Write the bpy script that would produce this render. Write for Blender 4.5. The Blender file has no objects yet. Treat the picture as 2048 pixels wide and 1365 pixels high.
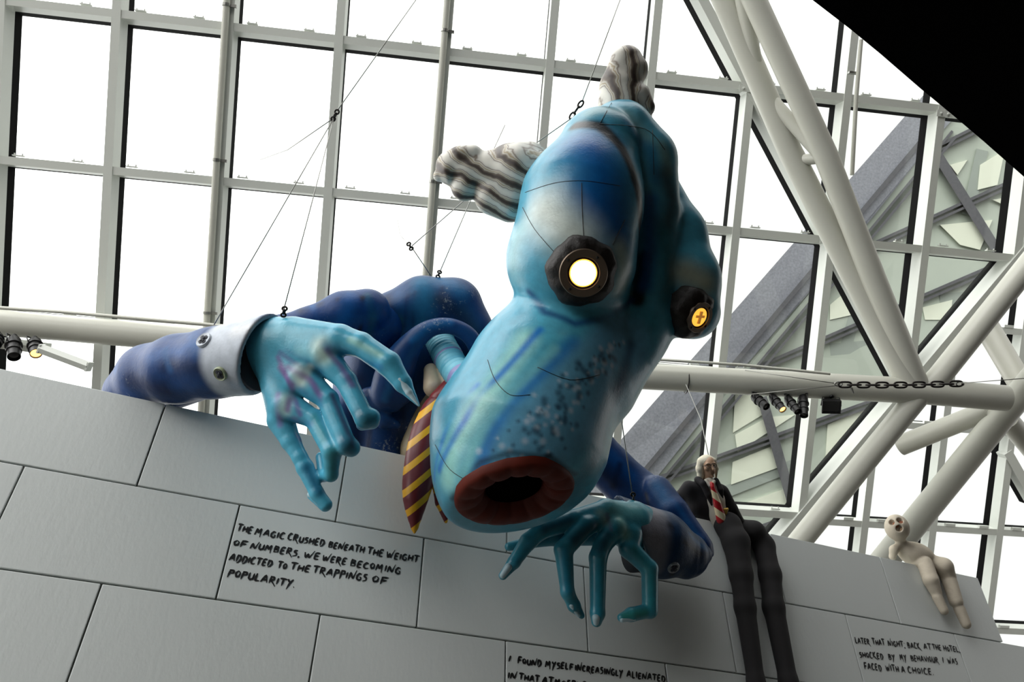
import bpy, bmesh, math, random
import numpy as np
from mathutils import Vector, Matrix
random.seed(7)
rng = np.random.default_rng(7)
S = bpy.context.scene
COL = S.collection

# ------------------------------------------------------------------ camera
FPX, CX, CY = 1501.4, 1024.0, 682.5
PITCH, ROLL = math.radians(39.02), math.radians(0.358)
CAM = np.array([0.0, 0.0, 1.6])
_cp, _sp, _cr, _sr = math.cos(PITCH), math.sin(PITCH), math.cos(ROLL), math.sin(ROLL)
_r0 = np.array([1.0, 0, 0]); _u0 = np.array([0, -_sp, _cp]); FWD = np.array([0, _cp, _sp])
RIGHT = _r0*_cr + _u0*_sr
UP = _u0*_cr - _r0*_sr
cam = bpy.data.cameras.new('camera')
cam.sensor_width = 36.0
cam.lens = FPX/2048*36.0
cam.clip_end = 300
camo = bpy.data.objects.new('camera', cam); COL.objects.link(camo)
camo.matrix_world = Matrix(((RIGHT[0], UP[0], -FWD[0], CAM[0]), (RIGHT[1], UP[1], -FWD[1], CAM[1]),
                            (RIGHT[2], UP[2], -FWD[2], CAM[2]), (0, 0, 0, 1)))
S.camera = camo

# ------------------------------------------------------------------ sky and exposure
W = bpy.data.worlds.new('overcast_sky'); S.world = W
W.use_nodes = True
wn = W.node_tree.nodes; wl = W.node_tree.links
bgn = wn['Background']
tc = wn.new('ShaderNodeTexCoord'); dp = wn.new('ShaderNodeVectorMath'); dp.operation = 'DOT_PRODUCT'
wl.new(tc.outputs['Generated'], dp.inputs[0]); dp.inputs[1].default_value = Vector((-0.80, -0.38, 0.46)).normalized()
wr = wn.new('ShaderNodeMapRange'); wl.new(dp.outputs['Value'], wr.inputs['Value'])
wr.inputs['From Min'].default_value = -0.15; wr.inputs['From Max'].default_value = 0.95
wr.inputs['To Min'].default_value = 1.15; wr.inputs['To Max'].default_value = 4.5     # the sun sits behind thin cloud at the left
bgn.inputs['Color'].default_value = (1.0, 0.995, 0.975, 1); wl.new(wr.outputs[0], bgn.inputs['Strength'])
S.view_settings.view_transform = 'Standard'
S.view_settings.look = 'None'
S.view_settings.exposure = 0.0
S.view_settings.gamma = 1.0
S.view_settings.use_curve_mapping = False
sun = bpy.data.lights.new('hazy_sun', 'SUN'); sun.energy = 0.25; sun.angle = math.radians(40); sun.color = (1.0, 0.99, 0.97)
suno = bpy.data.objects.new('hazy_sun', sun); COL.objects.link(suno)
suno.rotation_euler = Vector((0.62, 0.48, -0.62)).to_track_quat('-Z', 'Y').to_euler()

# ------------------------------------------------------------------ projection helpers
def ray(px, py): return RIGHT*((px-CX)/FPX) - UP*((py-CY)/FPX) + FWD
def pt(px, py, d): return CAM + ray(px, py)*d
def hit_plane(px, py, o, n):
    r = ray(px, py); t = ((o-CAM) @ n)/(r @ n); return CAM + r*t

# ------------------------------------------------------------------ materials
def lin(c):
    f = lambda v: (v/12.92 if v <= 0.04045 else ((v+0.055)/1.055)**2.4)
    return tuple(f(x/255.0) for x in c)
def rgba(c): return (*lin(c), 1.0)
def mat(name, color, rough=0.5, metal=0.0, bump=0.0, bscale=20.0, var=0.0, vscale=3.0, spec=0.5, emit=0.0, stretch=None, bdist=0.01):
    m = bpy.data.materials.new(name); m.use_nodes = True
    nt = m.node_tree; b = nt.nodes['Principled BSDF']
    b.inputs['Base Color'].default_value = rgba(color)
    b.inputs['Roughness'].default_value = rough; b.inputs['Metallic'].default_value = metal
    b.inputs['Specular IOR Level'].default_value = spec
    if emit:
        b.inputs['Emission Color'].default_value = rgba(color); b.inputs['Emission Strength'].default_value = emit
    t = nt.nodes.new('ShaderNodeTexCoord')
    vec = t.outputs['Object']
    if stretch:
        mp = nt.nodes.new('ShaderNodeMapping'); nt.links.new(vec, mp.inputs[0]); mp.inputs['Scale'].default_value = stretch; vec = mp.outputs[0]
    if bump:
        n = nt.nodes.new('ShaderNodeTexNoise'); n.inputs['Scale'].default_value = bscale; n.inputs['Detail'].default_value = 5
        nt.links.new(vec, n.inputs['Vector'])
        bp = nt.nodes.new('ShaderNodeBump'); bp.inputs['Strength'].default_value = bump; bp.inputs['Distance'].default_value = bdist
        nt.links.new(n.outputs['Fac'], bp.inputs['Height']); nt.links.new(bp.outputs['Normal'], b.inputs['Normal'])
    if var:
        n = nt.nodes.new('ShaderNodeTexNoise'); n.inputs['Scale'].default_value = vscale; n.inputs['Detail'].default_value = 6
        nt.links.new(vec, n.inputs['Vector'])
        mx = nt.nodes.new('ShaderNodeMix'); mx.data_type = 'RGBA'
        c = lin(color)
        mx.inputs['A'].default_value = (*[x*(1-var) for x in c], 1); mx.inputs['B'].default_value = (*[min(1, x*(1+var)) for x in c], 1)
        nt.links.new(n.outputs['Fac'], mx.inputs['Factor']); nt.links.new(mx.outputs['Result'], b.inputs['Base Color'])
    return m
def glass_mat(name, tint, gloss=0.05, rough=0.02):
    m = bpy.data.materials.new(name); m.use_nodes = True
    nt = m.node_tree; nt.nodes.clear()
    o = nt.nodes.new('ShaderNodeOutputMaterial'); tr = nt.nodes.new('ShaderNodeBsdfTransparent'); g = nt.nodes.new('ShaderNodeBsdfGlossy')
    mx = nt.nodes.new('ShaderNodeMixShader')
    tr.inputs['Color'].default_value = (*tint, 1); g.inputs['Roughness'].default_value = rough
    mx.inputs[0].default_value = gloss
    nt.links.new(tr.outputs[0], mx.inputs[1]); nt.links.new(g.outputs[0], mx.inputs[2]); nt.links.new(mx.outputs[0], o.inputs[0])
    return m

# ------------------------------------------------------------------ object helpers
def setp(o, label=None, cat=None, group=None, kind=None):
    if label: o['label'] = label
    if cat: o['category'] = cat
    if group: o['group'] = group
    if kind: o['kind'] = kind
    return o
def empty(name, loc=(0, 0, 0), **k):
    o = bpy.data.objects.new(name, None); COL.objects.link(o); o.location = Vector(loc); o.empty_display_size = 0.2
    return setp(o, **k)
def parent(o, p):
    o.parent = p
    o.matrix_parent_inverse = Matrix.Translation(-wloc(p))
def wloc(p):
    v = Vector(p.location); q = p
    return v if p.parent is None else Vector(p.location)
def link(name, me, m, par=None, smooth=False):
    o = bpy.data.objects.new(name, me); COL.objects.link(o)
    for x in (m if isinstance(m, (list, tuple)) else [m]): me.materials.append(x)
    if smooth: me.polygons.foreach_set('use_smooth', [True]*len(me.polygons))
    if par is not None: parent(o, par)
    return o
def from_pydata(name, v, f, m, par=None, smooth=False):
    me = bpy.data.meshes.new(name); me.from_pydata([tuple(map(float, x)) for x in v], [], [tuple(x) for x in f]); me.update()
    return link(name, me, m, par, smooth)
class MB:
    def __init__(s): s.v = []; s.f = []; s.mi = []
    def add(s, v, f, mi=0):
        b = len(s.v); s.v += [tuple(map(float, x)) for x in v]; s.f += [tuple(i+b for i in q) for q in f]; s.mi += [mi]*len(f); return s
    def box(s, c, ax, ay, az, mi=0):
        """centre and three half-extent vectors"""
        c, ax, ay, az = map(np.asarray, (c, ax, ay, az))
        v = [c+i*ax+j*ay+k*az for i in (-1, 1) for j in (-1, 1) for k in (-1, 1)]
        f = [(0, 1, 3, 2), (4, 6, 7, 5), (0, 4, 5, 1), (2, 3, 7, 6), (0, 2, 6, 4), (1, 5, 7, 3)]
        if np.dot(np.cross(ax, ay), az) < 0: f = [q[::-1] for q in f]
        return s.add(v, f, mi)
    def tube(s, pts, rad, n=16, caps=True, mi=0, squash=1.0, upv=None):
        pts = [np.asarray(p, float) for p in pts]
        if not hasattr(rad, '__len__'): rad = [rad]*len(pts)
        T = []
        for i in range(len(pts)):
            a = pts[max(0, i-1)]; b = pts[min(len(pts)-1, i+1)]; t = b-a; T.append(t/(np.linalg.norm(t)+1e-12))
        u = np.asarray(upv, float) if upv is not None else (np.array([0, 0, 1.0]) if abs(T[0][2]) < 0.9 else np.array([1.0, 0, 0]))
        v = []; f = []
        for i, (p, t) in enumerate(zip(pts, T)):
            u = u - t*(u @ t); u /= np.linalg.norm(u); w = np.cross(t, u)
            for k in range(n):
                a = 2*math.pi*k/n
                v.append(p + rad[i]*(math.cos(a)*u*squash + math.sin(a)*w))
        for i in range(len(pts)-1):
            for k in range(n):
                a = i*n+k; b = i*n+(k+1) % n
                f.append((a, b, b+n, a+n))
        if caps:
            f.append(tuple(range(n))[::-1]); f.append(tuple((len(pts)-1)*n+k for k in range(n)))
        return s.add(v, f, mi)
    def lathe(s, o, axis, prof, n=24, mi=0):
        """prof: list of (along, radius)"""
        o = np.asarray(o, float); axis = np.asarray(axis, float); axis = axis/np.linalg.norm(axis)
        pts = [o+axis*a for a, r in prof]
        u = np.array([0, 0, 1.0]) if abs(axis[2]) < 0.9 else np.array([1.0, 0, 0])
        u = u-axis*(u @ axis); u /= np.linalg.norm(u); w = np.cross(axis, u)
        v = []; f = []
        for (p, (a, r)) in zip(pts, prof):
            for k in range(n):
                t = 2*math.pi*k/n; v.append(p+r*(math.cos(t)*u+math.sin(t)*w))
        for i in range(len(prof)-1):
            for k in range(n):
                a = i*n+k; b = i*n+(k+1) % n; f.append((a, b, b+n, a+n))
        if prof[0][1] > 1e-6: f.append(tuple(range(n))[::-1])
        if prof[-1][1] > 1e-6: f.append(tuple((len(prof)-1)*n+k for k in range(n)))
        return s.add(v, f, mi)
    def build(s, name, m, par=None, smooth=False, angle=None):
        me = bpy.data.meshes.new(name); me.from_pydata(s.v, [], s.f); me.update()
        ms = m if isinstance(m, (list, tuple)) else [m]
        me.polygons.foreach_set('material_index', s.mi)
        o = link(name, me, ms, par, smooth)
        if smooth and angle is not None:
            me.set_sharp_from_angle(angle=math.radians(angle))
        return o

# ------------------------------------------------------------------ implicit surfaces (soft inflated shapes)
class SDF:
    def __init__(s): s.P = []
    def cone(s, a, b, ra, rb, k=0.03, sub=False): s.P.append(('c', np.array(a, float), np.array(b, float), ra, rb, k, sub)); return s
    def chain(s, pts, k=0.03, k0=None):
        """pts: list of (px, py, depth, radius_px)"""
        q = [(pt(x, y, d), r*d/FPX) for x, y, d, r in pts]
        if len(q) == 1: q = q*2
        for i in range(len(q)-1): s.cone(q[i][0], q[i+1][0], q[i][1], q[i+1][1], (k0 if (i == 0 and k0 is not None) else k))
        return s
    def spl(s, pts, n=5, k=0.02):
        P = [np.array(p, float) for p in pts]; out = []
        for i in range(len(P)-1):
            p0 = P[max(0, i-1)]; p1 = P[i]; p2 = P[i+1]; p3 = P[min(len(P)-1, i+2)]
            for j in range(n):
                t = j/n; out.append(0.5*((2*p1)+(-p0+p2)*t+(2*p0-5*p1+4*p2-p3)*t*t+(-p0+3*p1-3*p2+p3)*t**3))
        return s.chain(out+[P[-1]], k=k)
    def ell(s, c, A, r, k=0.03, sub=False):
        """A rows are the three unit axes, r the radii"""
        s.P.append(('e', np.array(c, float), np.array(A, float), np.array(r, float), k, sub)); return s
    def ellpx(s, px, py, d, rx, ry, rz, ang=0.0, k=0.03, sub=False):
        a = math.radians(ang); q = d/FPX
        X = RIGHT*math.cos(a) - UP*math.sin(a); Y = -RIGHT*math.sin(a) - UP*math.cos(a)
        return s.ell(pt(px, py, d), [X, Y, FWD], [rx*q, ry*q, rz*q], k, sub)
    def cut(s, o, n): s.P.append(('h', np.array(o, float), np.array(n, float), 0.0, True)); return s
    @staticmethod
    def dist(p, X):
        if p[0] == 'c':
            a, b, ra, rb = p[1:5]; ab = b-a; L = ab @ ab
            if L < 1e-12: return np.linalg.norm(X-a, axis=-1)-ra
            t = np.clip(((X-a) @ ab)/L, 0, 1)
            return np.linalg.norm(X-a-t[..., None]*ab, axis=-1)-(ra+(rb-ra)*t)
        if p[0] == 'e':
            q = (X-p[1]) @ p[2].T
            k0 = np.linalg.norm(q/p[3], axis=-1); k1 = np.linalg.norm(q/(p[3]**2), axis=-1)+1e-9
            return k0*(k0-1)/k1
        return (X-p[1]) @ p[2]
    @staticmethod
    def bounds(p):
        if p[0] == 'c':
            r = max(p[3], p[4]); return np.minimum(p[1], p[2])-r, np.maximum(p[1], p[2])+r
        e = np.sqrt(((p[2]*p[3][:, None])**2).sum(0)); return p[1]-e, p[1]+e
    @staticmethod
    def merge(d, n, k, sub):
        if sub:
            n = -n
            if k <= 0: return np.maximum(d, n)
            h = np.maximum(k-np.abs(d-n), 0)/k; return np.maximum(d, n)+h*h*k*0.25
        if k <= 0: return np.minimum(d, n)
        h = np.maximum(k-np.abs(d-n), 0)/k; return np.minimum(d, n)-h*h*k*0.25
    def eval(s, X):
        X = np.asarray(X, float); d = np.full(X.shape[:-1], 10.0)
        for p in s.P: d = s.merge(d, s.dist(p, X), p[-2], p[-1])
        return d
    def grid(s, h):
        lo = np.full(3, 1e9); hi = -lo
        for p in s.P:
            if p[-1]: continue
            a, b = s.bounds(p); lo = np.minimum(lo, a); hi = np.maximum(hi, b)
        lo -= 4*h; hi += 4*h
        n = np.ceil((hi-lo)/h).astype(int)+1
        D = np.full(n, 10.0, np.float64)
        ax = [lo[i]+h*np.arange(n[i]) for i in range(3)]
        for p in s.P:
            if p[0] == 'h': i0 = np.zeros(3, int); i1 = n
            else:
                a, b = s.bounds(p); m = max(p[-2], 0)+3*h
                i0 = np.clip(np.floor((a-m-lo)/h).astype(int), 0, n); i1 = np.clip(np.ceil((b+m-lo)/h).astype(int)+1, 0, n)
            sl = tuple(slice(i0[i], i1[i]) for i in range(3))
            X = np.stack(np.meshgrid(*[ax[i][sl[i]] for i in range(3)], indexing='ij'), -1)
            D[sl] = s.merge(D[sl], s.dist(p, X), p[-2], p[-1])
        return D, lo
    def mesh(s, h, smooth=2):
        D, lo = s.grid(h)
        sgn = D < 0
        cx, cy, cz = [k-1 for k in D.shape]
        cnt = np.zeros((cx, cy, cz), np.int8); acc = np.zeros((cx, cy, cz, 3), np.float32)
        for axis in range(3):
            o1, o2 = [i for i in range(3) if i != axis]
            for u in (0, 1):
                for v in (0, 1):
                    a = [None]*3; b = [None]*3
                    a[axis] = slice(0, -1); b[axis] = slice(1, None)
                    sh = D.shape
                    a[o1] = b[o1] = slice(u, sh[o1]-1+u); a[o2] = b[o2] = slice(v, sh[o2]-1+v)
                    A = D[tuple(a)]; B = D[tuple(b)]
                    c = (A < 0) != (B < 0)
                    idx = np.nonzero(c)
                    t = (A[idx]/(A[idx]-B[idx]))
                    off = np.zeros((len(t), 3), np.float32); off[:, axis] = t; off[:, o1] = u; off[:, o2] = v
                    cnt[idx] += 1; acc[idx] += off
        cell = np.argwhere(cnt > 0)
        ci = tuple(cell.T)
        V = lo+h*(cell+acc[ci]/cnt[ci][:, None])
        ids = np.full(cnt.shape, -1, np.int64); ids[ci] = np.arange(len(cell))
        F = []
        for axis in range(3):
            o1, o2 = (axis+1) % 3, (axis+2) % 3
            a = [slice(None)]*3; b = [slice(None)]*3
            a[axis] = slice(0, -1); b[axis] = slice(1, None)
            e = np.argwhere(sgn[tuple(a)] != sgn[tuple(b)])
            e = e[(e[:, o1] > 0) & (e[:, o2] > 0) & (e[:, o1] < cnt.shape[o1]) & (e[:, o2] < cnt.shape[o2])]
            if not len(e): continue
            q = []
            for du, dv in ((1, 1), (0, 1), (0, 0), (1, 0)):
                g = e.copy(); g[:, o1] -= du; g[:, o2] -= dv; q.append(ids[tuple(g.T)])
            q = np.stack(q, 1)
            flip = ~sgn[tuple(e.T)]
            q[flip] = q[flip][:, ::-1]
            F.append(q[(q >= 0).all(1)])
        F = np.concatenate(F)
        for it in range(smooth):
            sm = np.zeros_like(V); ct = np.zeros(len(V))
            for i in range(4):
                a, b = F[:, i], F[:, (i+1) % 4]
                for k in range(3):
                    sm[:, k] += np.bincount(a, V[b, k], len(V)) + np.bincount(b, V[a, k], len(V))
                ct += np.bincount(a, minlength=len(V)) + np.bincount(b, minlength=len(V))
            nv = sm/np.maximum(ct, 1)[:, None]
            V = V*0.5+nv*0.5
        return V, F
    def hit(s, px, py, d0=3.0, d1=12.0):
        r = ray(px, py); d = d0; L = np.linalg.norm(r)
        for i in range(200):
            v = float(s.eval((CAM+r*d)[None])[0])
            if v < 0.002: return CAM+r*d, d
            d += max(v/L*0.8, 0.001)
            if d > d1: break
        return None, None
    def normal(s, p):
        e = 0.02; g = np.array([float(s.eval((p+e*np.eye(3)[i])[None])[0]-s.eval((p-e*np.eye(3)[i])[None])[0]) for i in range(3)])
        return g/np.linalg.norm(g)
def sdf_obj(name, sdf, h, m, par=None, base=(128, 128, 128), strokes=(), smooth=2):
    """strokes: (points [(px,py)], radius_px, rgb, opacity[, hardness]) airbrushed onto the skin where the brush touches it"""
    V, F = sdf.mesh(h, smooth)
    me = bpy.data.meshes.new(name)
    me.vertices.add(len(V)); me.vertices.foreach_set('co', V.astype(np.float32).ravel())
    me.loops.add(len(F)*4); me.loops.foreach_set('vertex_index', F.astype(np.int32).ravel())
    me.polygons.add(len(F)); me.polygons.foreach_set('loop_start', np.arange(0, len(F)*4, 4, dtype=np.int32))
    me.update(calc_edges=True)
    C = np.ones((len(V), 4), np.float32); C[:, :3] = lin(base)
    for st in strokes:
        pts, rad, rgb, op = st[:4]; hard = st[4] if len(st) > 4 else 0.0
        Q = []
        for q in pts:
            if len(q) == 3: Q.append((pt(*q), q[2]))
            else:
                p, d = sdf.hit(*q)
                if p is not None: Q.append((p, d))
        if not Q: continue
        R = rad*Q[0][1]/FPX
        if len(Q) == 1: dd = np.linalg.norm(V-Q[0][0], axis=1)
        else:
            dd = np.full(len(V), 1e9)
            for (a, _), (b, _) in zip(Q[:-1], Q[1:]):
                ab = b-a; t = np.clip(((V-a) @ ab)/(ab @ ab+1e-12), 0, 1)
                dd = np.minimum(dd, np.linalg.norm(V-a-t[:, None]*ab, axis=1))
        x = np.clip((1-dd/R)/(1-hard+1e-6), 0, 1); w = (x*x*(3-2*x)*op)[:, None]
        C[:, :3] = C[:, :3]*(1-w)+np.array(lin(rgb), np.float32)*w
    at = me.color_attributes.new('Paint', 'FLOAT_COLOR', 'POINT'); at.data.foreach_set('color', C.ravel())
    return link(name, me, m, par, True)
def paint_mat(name, rough=0.38, scuff=0.0, bump=0.12, bscale=9.0, var=0.06, spec=0.5):
    m = bpy.data.materials.new(name); m.use_nodes = True
    nt = m.node_tree; b = nt.nodes['Principled BSDF']; L = nt.links
    b.inputs['Roughness'].default_value = rough; b.inputs['Specular IOR Level'].default_value = spec
    at = nt.nodes.new('ShaderNodeAttribute'); at.attribute_name = 'Paint'
    t = nt.nodes.new('ShaderNodeTexCoord')
    n = nt.nodes.new('ShaderNodeTexNoise'); n.inputs['Scale'].default_value = 14; n.inputs['Detail'].default_value = 8
    L.new(t.outputs['Object'], n.inputs['Vector'])
    mr = nt.nodes.new('ShaderNodeMapRange'); mr.inputs['To Min'].default_value = 1-var*2; mr.inputs['To Max'].default_value = 1+var*2
    mr.inputs['From Min'].default_value = 0.25; mr.inputs['From Max'].default_value = 0.75
    L.new(n.outputs['Fac'], mr.inputs['Value'])
    mu = nt.nodes.new('ShaderNodeVectorMath'); mu.operation = 'SCALE'
    L.new(at.outputs['Color'], mu.inputs[0]); L.new(mr.outputs[0], mu.inputs['Scale'])
    col = mu.outputs[0]
    if scuff:
        n2 = nt.nodes.new('ShaderNodeTexNoise'); n2.inputs['Scale'].default_value = 30; n2.inputs['Detail'].default_value = 12; n2.inputs['Roughness'].default_value = 0.75
        n3 = nt.nodes.new('ShaderNodeTexNoise'); n3.inputs['Scale'].default_value = 1.8
        L.new(t.outputs['Object'], n2.inputs['Vector']); L.new(t.outputs['Object'], n3.inputs['Vector'])
        mm = nt.nodes.new('ShaderNodeMath'); mm.operation = 'MULTIPLY'; L.new(n2.outputs['Fac'], mm.inputs[0]); L.new(n3.outputs['Fac'], mm.inputs[1])
        r2 = nt.nodes.new('ShaderNodeMapRange'); r2.inputs['From Min'].default_value = 0.36; r2.inputs['From Max'].default_value = 0.43; r2.inputs['To Max'].default_value = scuff
        L.new(mm.outputs[0], r2.inputs['Value'])
        mx = nt.nodes.new('ShaderNodeMix'); mx.data_type = 'RGBA'; mx.inputs['B'].default_value = rgba((170, 175, 170))
        L.new(r2.outputs[0], mx.inputs['Factor']); L.new(col, mx.inputs['A']); col = mx.outputs['Result']
    L.new(col, b.inputs['Base Color'])
    nb = nt.nodes.new('ShaderNodeTexNoise'); nb.inputs['Scale'].default_value = bscale; nb.inputs['Detail'].default_value = 3
    L.new(t.outputs['Object'], nb.inputs['Vector'])
    bp = nt.nodes.new('ShaderNodeBump'); bp.inputs['Strength'].default_value = bump; bp.inputs['Distance'].default_value = 0.03
    nf = nt.nodes.new('ShaderNodeTexNoise'); nf.inputs['Scale'].default_value = 55; nf.inputs['Detail'].default_value = 2
    L.new(t.outputs['Object'], nf.inputs['Vector']); b2 = nt.nodes.new('ShaderNodeBump'); b2.inputs['Strength'].default_value = 0.12; b2.inputs['Distance'].default_value = 0.01
    L.new(nf.outputs['Fac'], b2.inputs['Height']); L.new(b2.outputs['Normal'], bp.inputs['Normal'])
    L.new(nb.outputs['Fac'], bp.inputs['Height']); L.new(bp.outputs['Normal'], b.inputs['Normal'])
    return m
# ------------------------------------------------------------------ shared materials
M_WALL = mat('matt_white_board', (211, 216, 214), 0.55, bump=0.25, bscale=26, var=0.03, vscale=2.0, spec=0.3, stretch=(1, 1, 0.45), bdist=0.008)
M_STEEL = mat('white_painted_steel', (190, 190, 179), 0.38, var=0.03, vscale=4)
M_FRAME = mat('white_aluminium', (200, 203, 196), 0.45, var=0.02)
M_GASKET = mat('black_rubber', (5, 5, 5), 0.9, spec=0.1)
M_BLACK = mat('black_ceiling_paint', (5, 5, 6), 0.95, spec=0.05)
M_DARK = mat('dark_wall_paint', (52, 44, 36), 0.9, spec=0.1)
M_FLOOR = mat('dark_grey_terrazzo', (58, 55, 50), 0.5, var=0.1, vscale=40)
M_BLKMET = mat('black_metal', (14, 14, 15), 0.45, var=0.2, vscale=30)
M_WIRE = mat('steel_wire', (150, 150, 145), 0.35, metal=0.8)
M_GLASS = glass_mat('clear_pane_glass', (0.97, 0.985, 0.975), 0.03)

# ------------------------------------------------------------------ brick wall
WO = np.array([-2.795, 5.044, 5.015]); WY = math.radians(23.08)
WH = np.array([math.cos(WY), math.sin(WY), 0]); WN = np.array([math.sin(WY), -math.cos(WY), 0]); WZ = np.array([0, 0, 1.0])
BW, BH, THK = 1.5, 0.741, 0.30
def wp(px, py, off=0.0): return hit_plane(px, py, WO, WN) + WN*off
def wdepth(px, py): return float((wp(px, py)-CAM) @ FWD)
bm = bmesh.new()
def brick(u0, u1, z0, z1):
    g = 0.006
    c = WO+WH*((u0+u1)/2)+WZ*((z0+z1)/2)-WN*0.06
    m4 = Matrix(((WH[0], -WN[0], 0, c[0]), (WH[1], -WN[1], 0, c[1]), (0, 0, 1, c[2]), (0, 0, 0, 1)))
    r = bmesh.ops.create_cube(bm, size=1.0, matrix=m4 @ Matrix.Diagonal((u1-u0-2*g, 0.12, z1-z0-2*g, 1)))
    es = list({e for v in r['verts'] for e in v.link_edges})
    bmesh.ops.bevel(bm, geom=es, offset=0.006, segments=2, affect='EDGES', profile=0.6)
for row in range(7):
    z1 = -row*BH; z0 = z1-BH
    off = 0.0 if row % 2 == 0 else 0.5
    u = -3.0+off
    end = 6.0 if row == 0 else 7.5
    while u < end-0.01:
        u2 = min(u+1, end); brick(u*BW, u2*BW, z0, max(z0+0.02, z1)); u = u2
me = bpy.data.meshes.new('wall_front'); bm.to_mesh(me); bm.free()
wall = link('wall_front', me, M_WALL); setp(wall, kind='structure', label='white wall of oversized bricks under the glass roof')
core = MB()
core.box(WO+WH*(1.5*BW)-WZ*2.52-WN*(0.03+THK/2), WH*(4.48*BW), WN*(THK/2-0.0), WZ*2.5)
core.box(WO+WH*(7.0*BW)-WZ*(BH+1.9)-WN*(0.03+THK/2), WH*(0.99*BW), WN*(THK/2), WZ*1.88)
core.build('backing', mat('grey_joint_board', (120, 121, 116), 0.8), wall)

# ------------------------------------------------------------------ hand lettering: a stroke alphabet (x 0..w, y 0..1)
G = {
 'A': (.8, [[(0, 0), (.45, 1.05), (.75, -.02)], [(.05, .38), (.72, .36)]]),
 'B': (.65, [[(.1, 1), (.05, 0)], [(.0, 1), (.5, .85), (.45, .6), (.1, .53), (.55, .4), (.55, .1), (.0, 0)]]),
 'C': (.65, [[(.6, .9), (.3, 1), (.05, .6), (.1, .15), (.35, 0), (.65, .12)]]),
 'D': (.7, [[(.12, 1), (.08, 0)], [(.0, 1.0), (.5, .9), (.65, .5), (.45, .05), (.15, -.15)]]),
 'E': (.6, [[(.1, 1), (.05, 0), (.55, .04)], [(.1, .97), (.6, 1.03)], [(.08, .5), (.5, .55)]]),
 'F': (.6, [[(.1, 1), (.05, -.1)], [(.0, .97), (.65, 1.05)], [(.08, .5), (.55, .55)]]),
 'G': (.7, [[(.6, .9), (.3, 1), (.05, .6), (.1, .15), (.4, 0), (.6, .15), (.6, .45), (.35, .45)]]),
 'H': (.7, [[(.1, 1), (.03, 0)], [(.65, 1.02), (.6, 0)], [(.05, .48), (.65, .55)]]),
 'I': (.2, [[(.12, 1), (.06, 0)]]),
 'K': (.7, [[(.1, 1), (.05, 0)], [(.6, 1.05), (.1, .45), (.5, .05), (.95, -.3)]]),
 'L': (.55, [[(.1, 1.05), (.05, 0), (.55, .05)]]),
 'M': (.95, [[(.0, -.02), (.18, 1), (.4, .3), (.7, 1.05), (.72, .3), (.78, -.3)]]),
 'N': (.8, [[(.0, -.05), (.15, .95), (.55, 0), (.85, 1.35)]]),
 'O': (.6, [[(.3, .92), (.05, .55), (.2, .08), (.5, .2), (.55, .65), (.3, .92)]]),
 'P': (.6, [[(.12, 1), (.03, -.25)], [(.0, .98), (.5, .95), (.55, .6), (.1, .45)]]),
 'R': (.7, [[(.12, 1), (.05, 0)], [(.0, 1), (.5, .92), (.5, .6), (.12, .5), (.5, .1), (.85, -.35)]]),
 'S': (.55, [[(.5, 1), (.15, .9), (.1, .65), (.45, .45), (.45, .12), (.0, -.1)]]),
 'T': (.7, [[(.35, 1), (.3, 0)], [(-.08, 1.05), (.8, 1.08)]]),
 'U': (.65, [[(.08, 1), (.08, .2), (.3, .0), (.55, .2), (.6, 1)], [(.6, .9), (.62, 0)]]),
 'V': (.65, [[(.0, 1), (.3, 0), (.7, 1.15)]]),
 'W': (1.0, [[(.0, .95), (.22, .0), (.45, .75), (.6, 0), (1.05, 1.4)]]),
 'Y': (.65, [[(.0, 1), (.3, .5)], [(.65, 1.05), (.3, .45), (.1, -.45)]]),
 '.': (.2, [[(.05, .0), (.13, .06)]]),
 ',': (.2, [[(.1, .1), (.02, -.2)]]),
 ';': (.25, [[(.12, .75), (.13, .85)], [(.1, .05), (.02, -.25)]]),
}
def ribbon(mb, P, wid):
    """a brush stroke with tapered ends lying on the wall face"""
    P = [np.asarray(p) for p in P]
    Q = []
    for i in range(len(P)-1):
        m = 5
        for k in range(m): Q.append(P[i]+(P[i+1]-P[i])*k/m)
    Q.append(P[-1])
    for it in range(1):
        Q = [Q[0]]+[(Q[i-1]+2*Q[i]+Q[i+1])/4 for i in range(1, len(Q)-1)]+[Q[-1]]
    L = []; Rr = []; n = len(Q)
    for i, q in enumerate(Q):
        t = Q[min(n-1, i+1)]-Q[max(0, i-1)]; t = t/(np.linalg.norm(t)+1e-9)
        s = np.cross(t, WN)
        f = i/(n-1); w = wid*(0.55+0.45*min(1, f*6))*(1.0 if f < 0.6 else 1.0-0.65*(f-0.6)/0.4)
        L.append(q+s*w); Rr.append(q-s*w)
    v = L+Rr; f = [(i, i+1, n+i+1, n+i) for i in range(n-1)]
    mb.add(v, f)
def write(lines, name, pen):
    """lines: list of words (text, x0, y0, x1, y1, height) in photo pixels along the baseline"""
    mb = MB()
    for text, x0, y0, x1, y1, hh in lines:
        A = wp(x0, y0, 0.003); B = wp(x1, y1, 0.003); U = wp((x0+x1)/2, (y0+y1)/2-hh, 0.003)-wp((x0+x1)/2, (y0+y1)/2, 0.003)
        H = float(U @ WZ)
        tot = sum(G[c][0]+0.18 for c in text)-0.18
        x = 0.0
        for c in text:
            w, st = G[c]
            jy = rng.uniform(-.06, .06); js = rng.uniform(.9, 1.1)
            for s in st:
                P = [A+(B-A)*((x+px+0.10*(py-.5))/tot)+WZ*H*(py*js+jy) for px, py in s]
                ribbon(mb, P, pen)
            x += w+0.18
    o = mb.build(name, mat('black_paint', (14, 14, 15), 0.6), wall)
    return o
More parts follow.
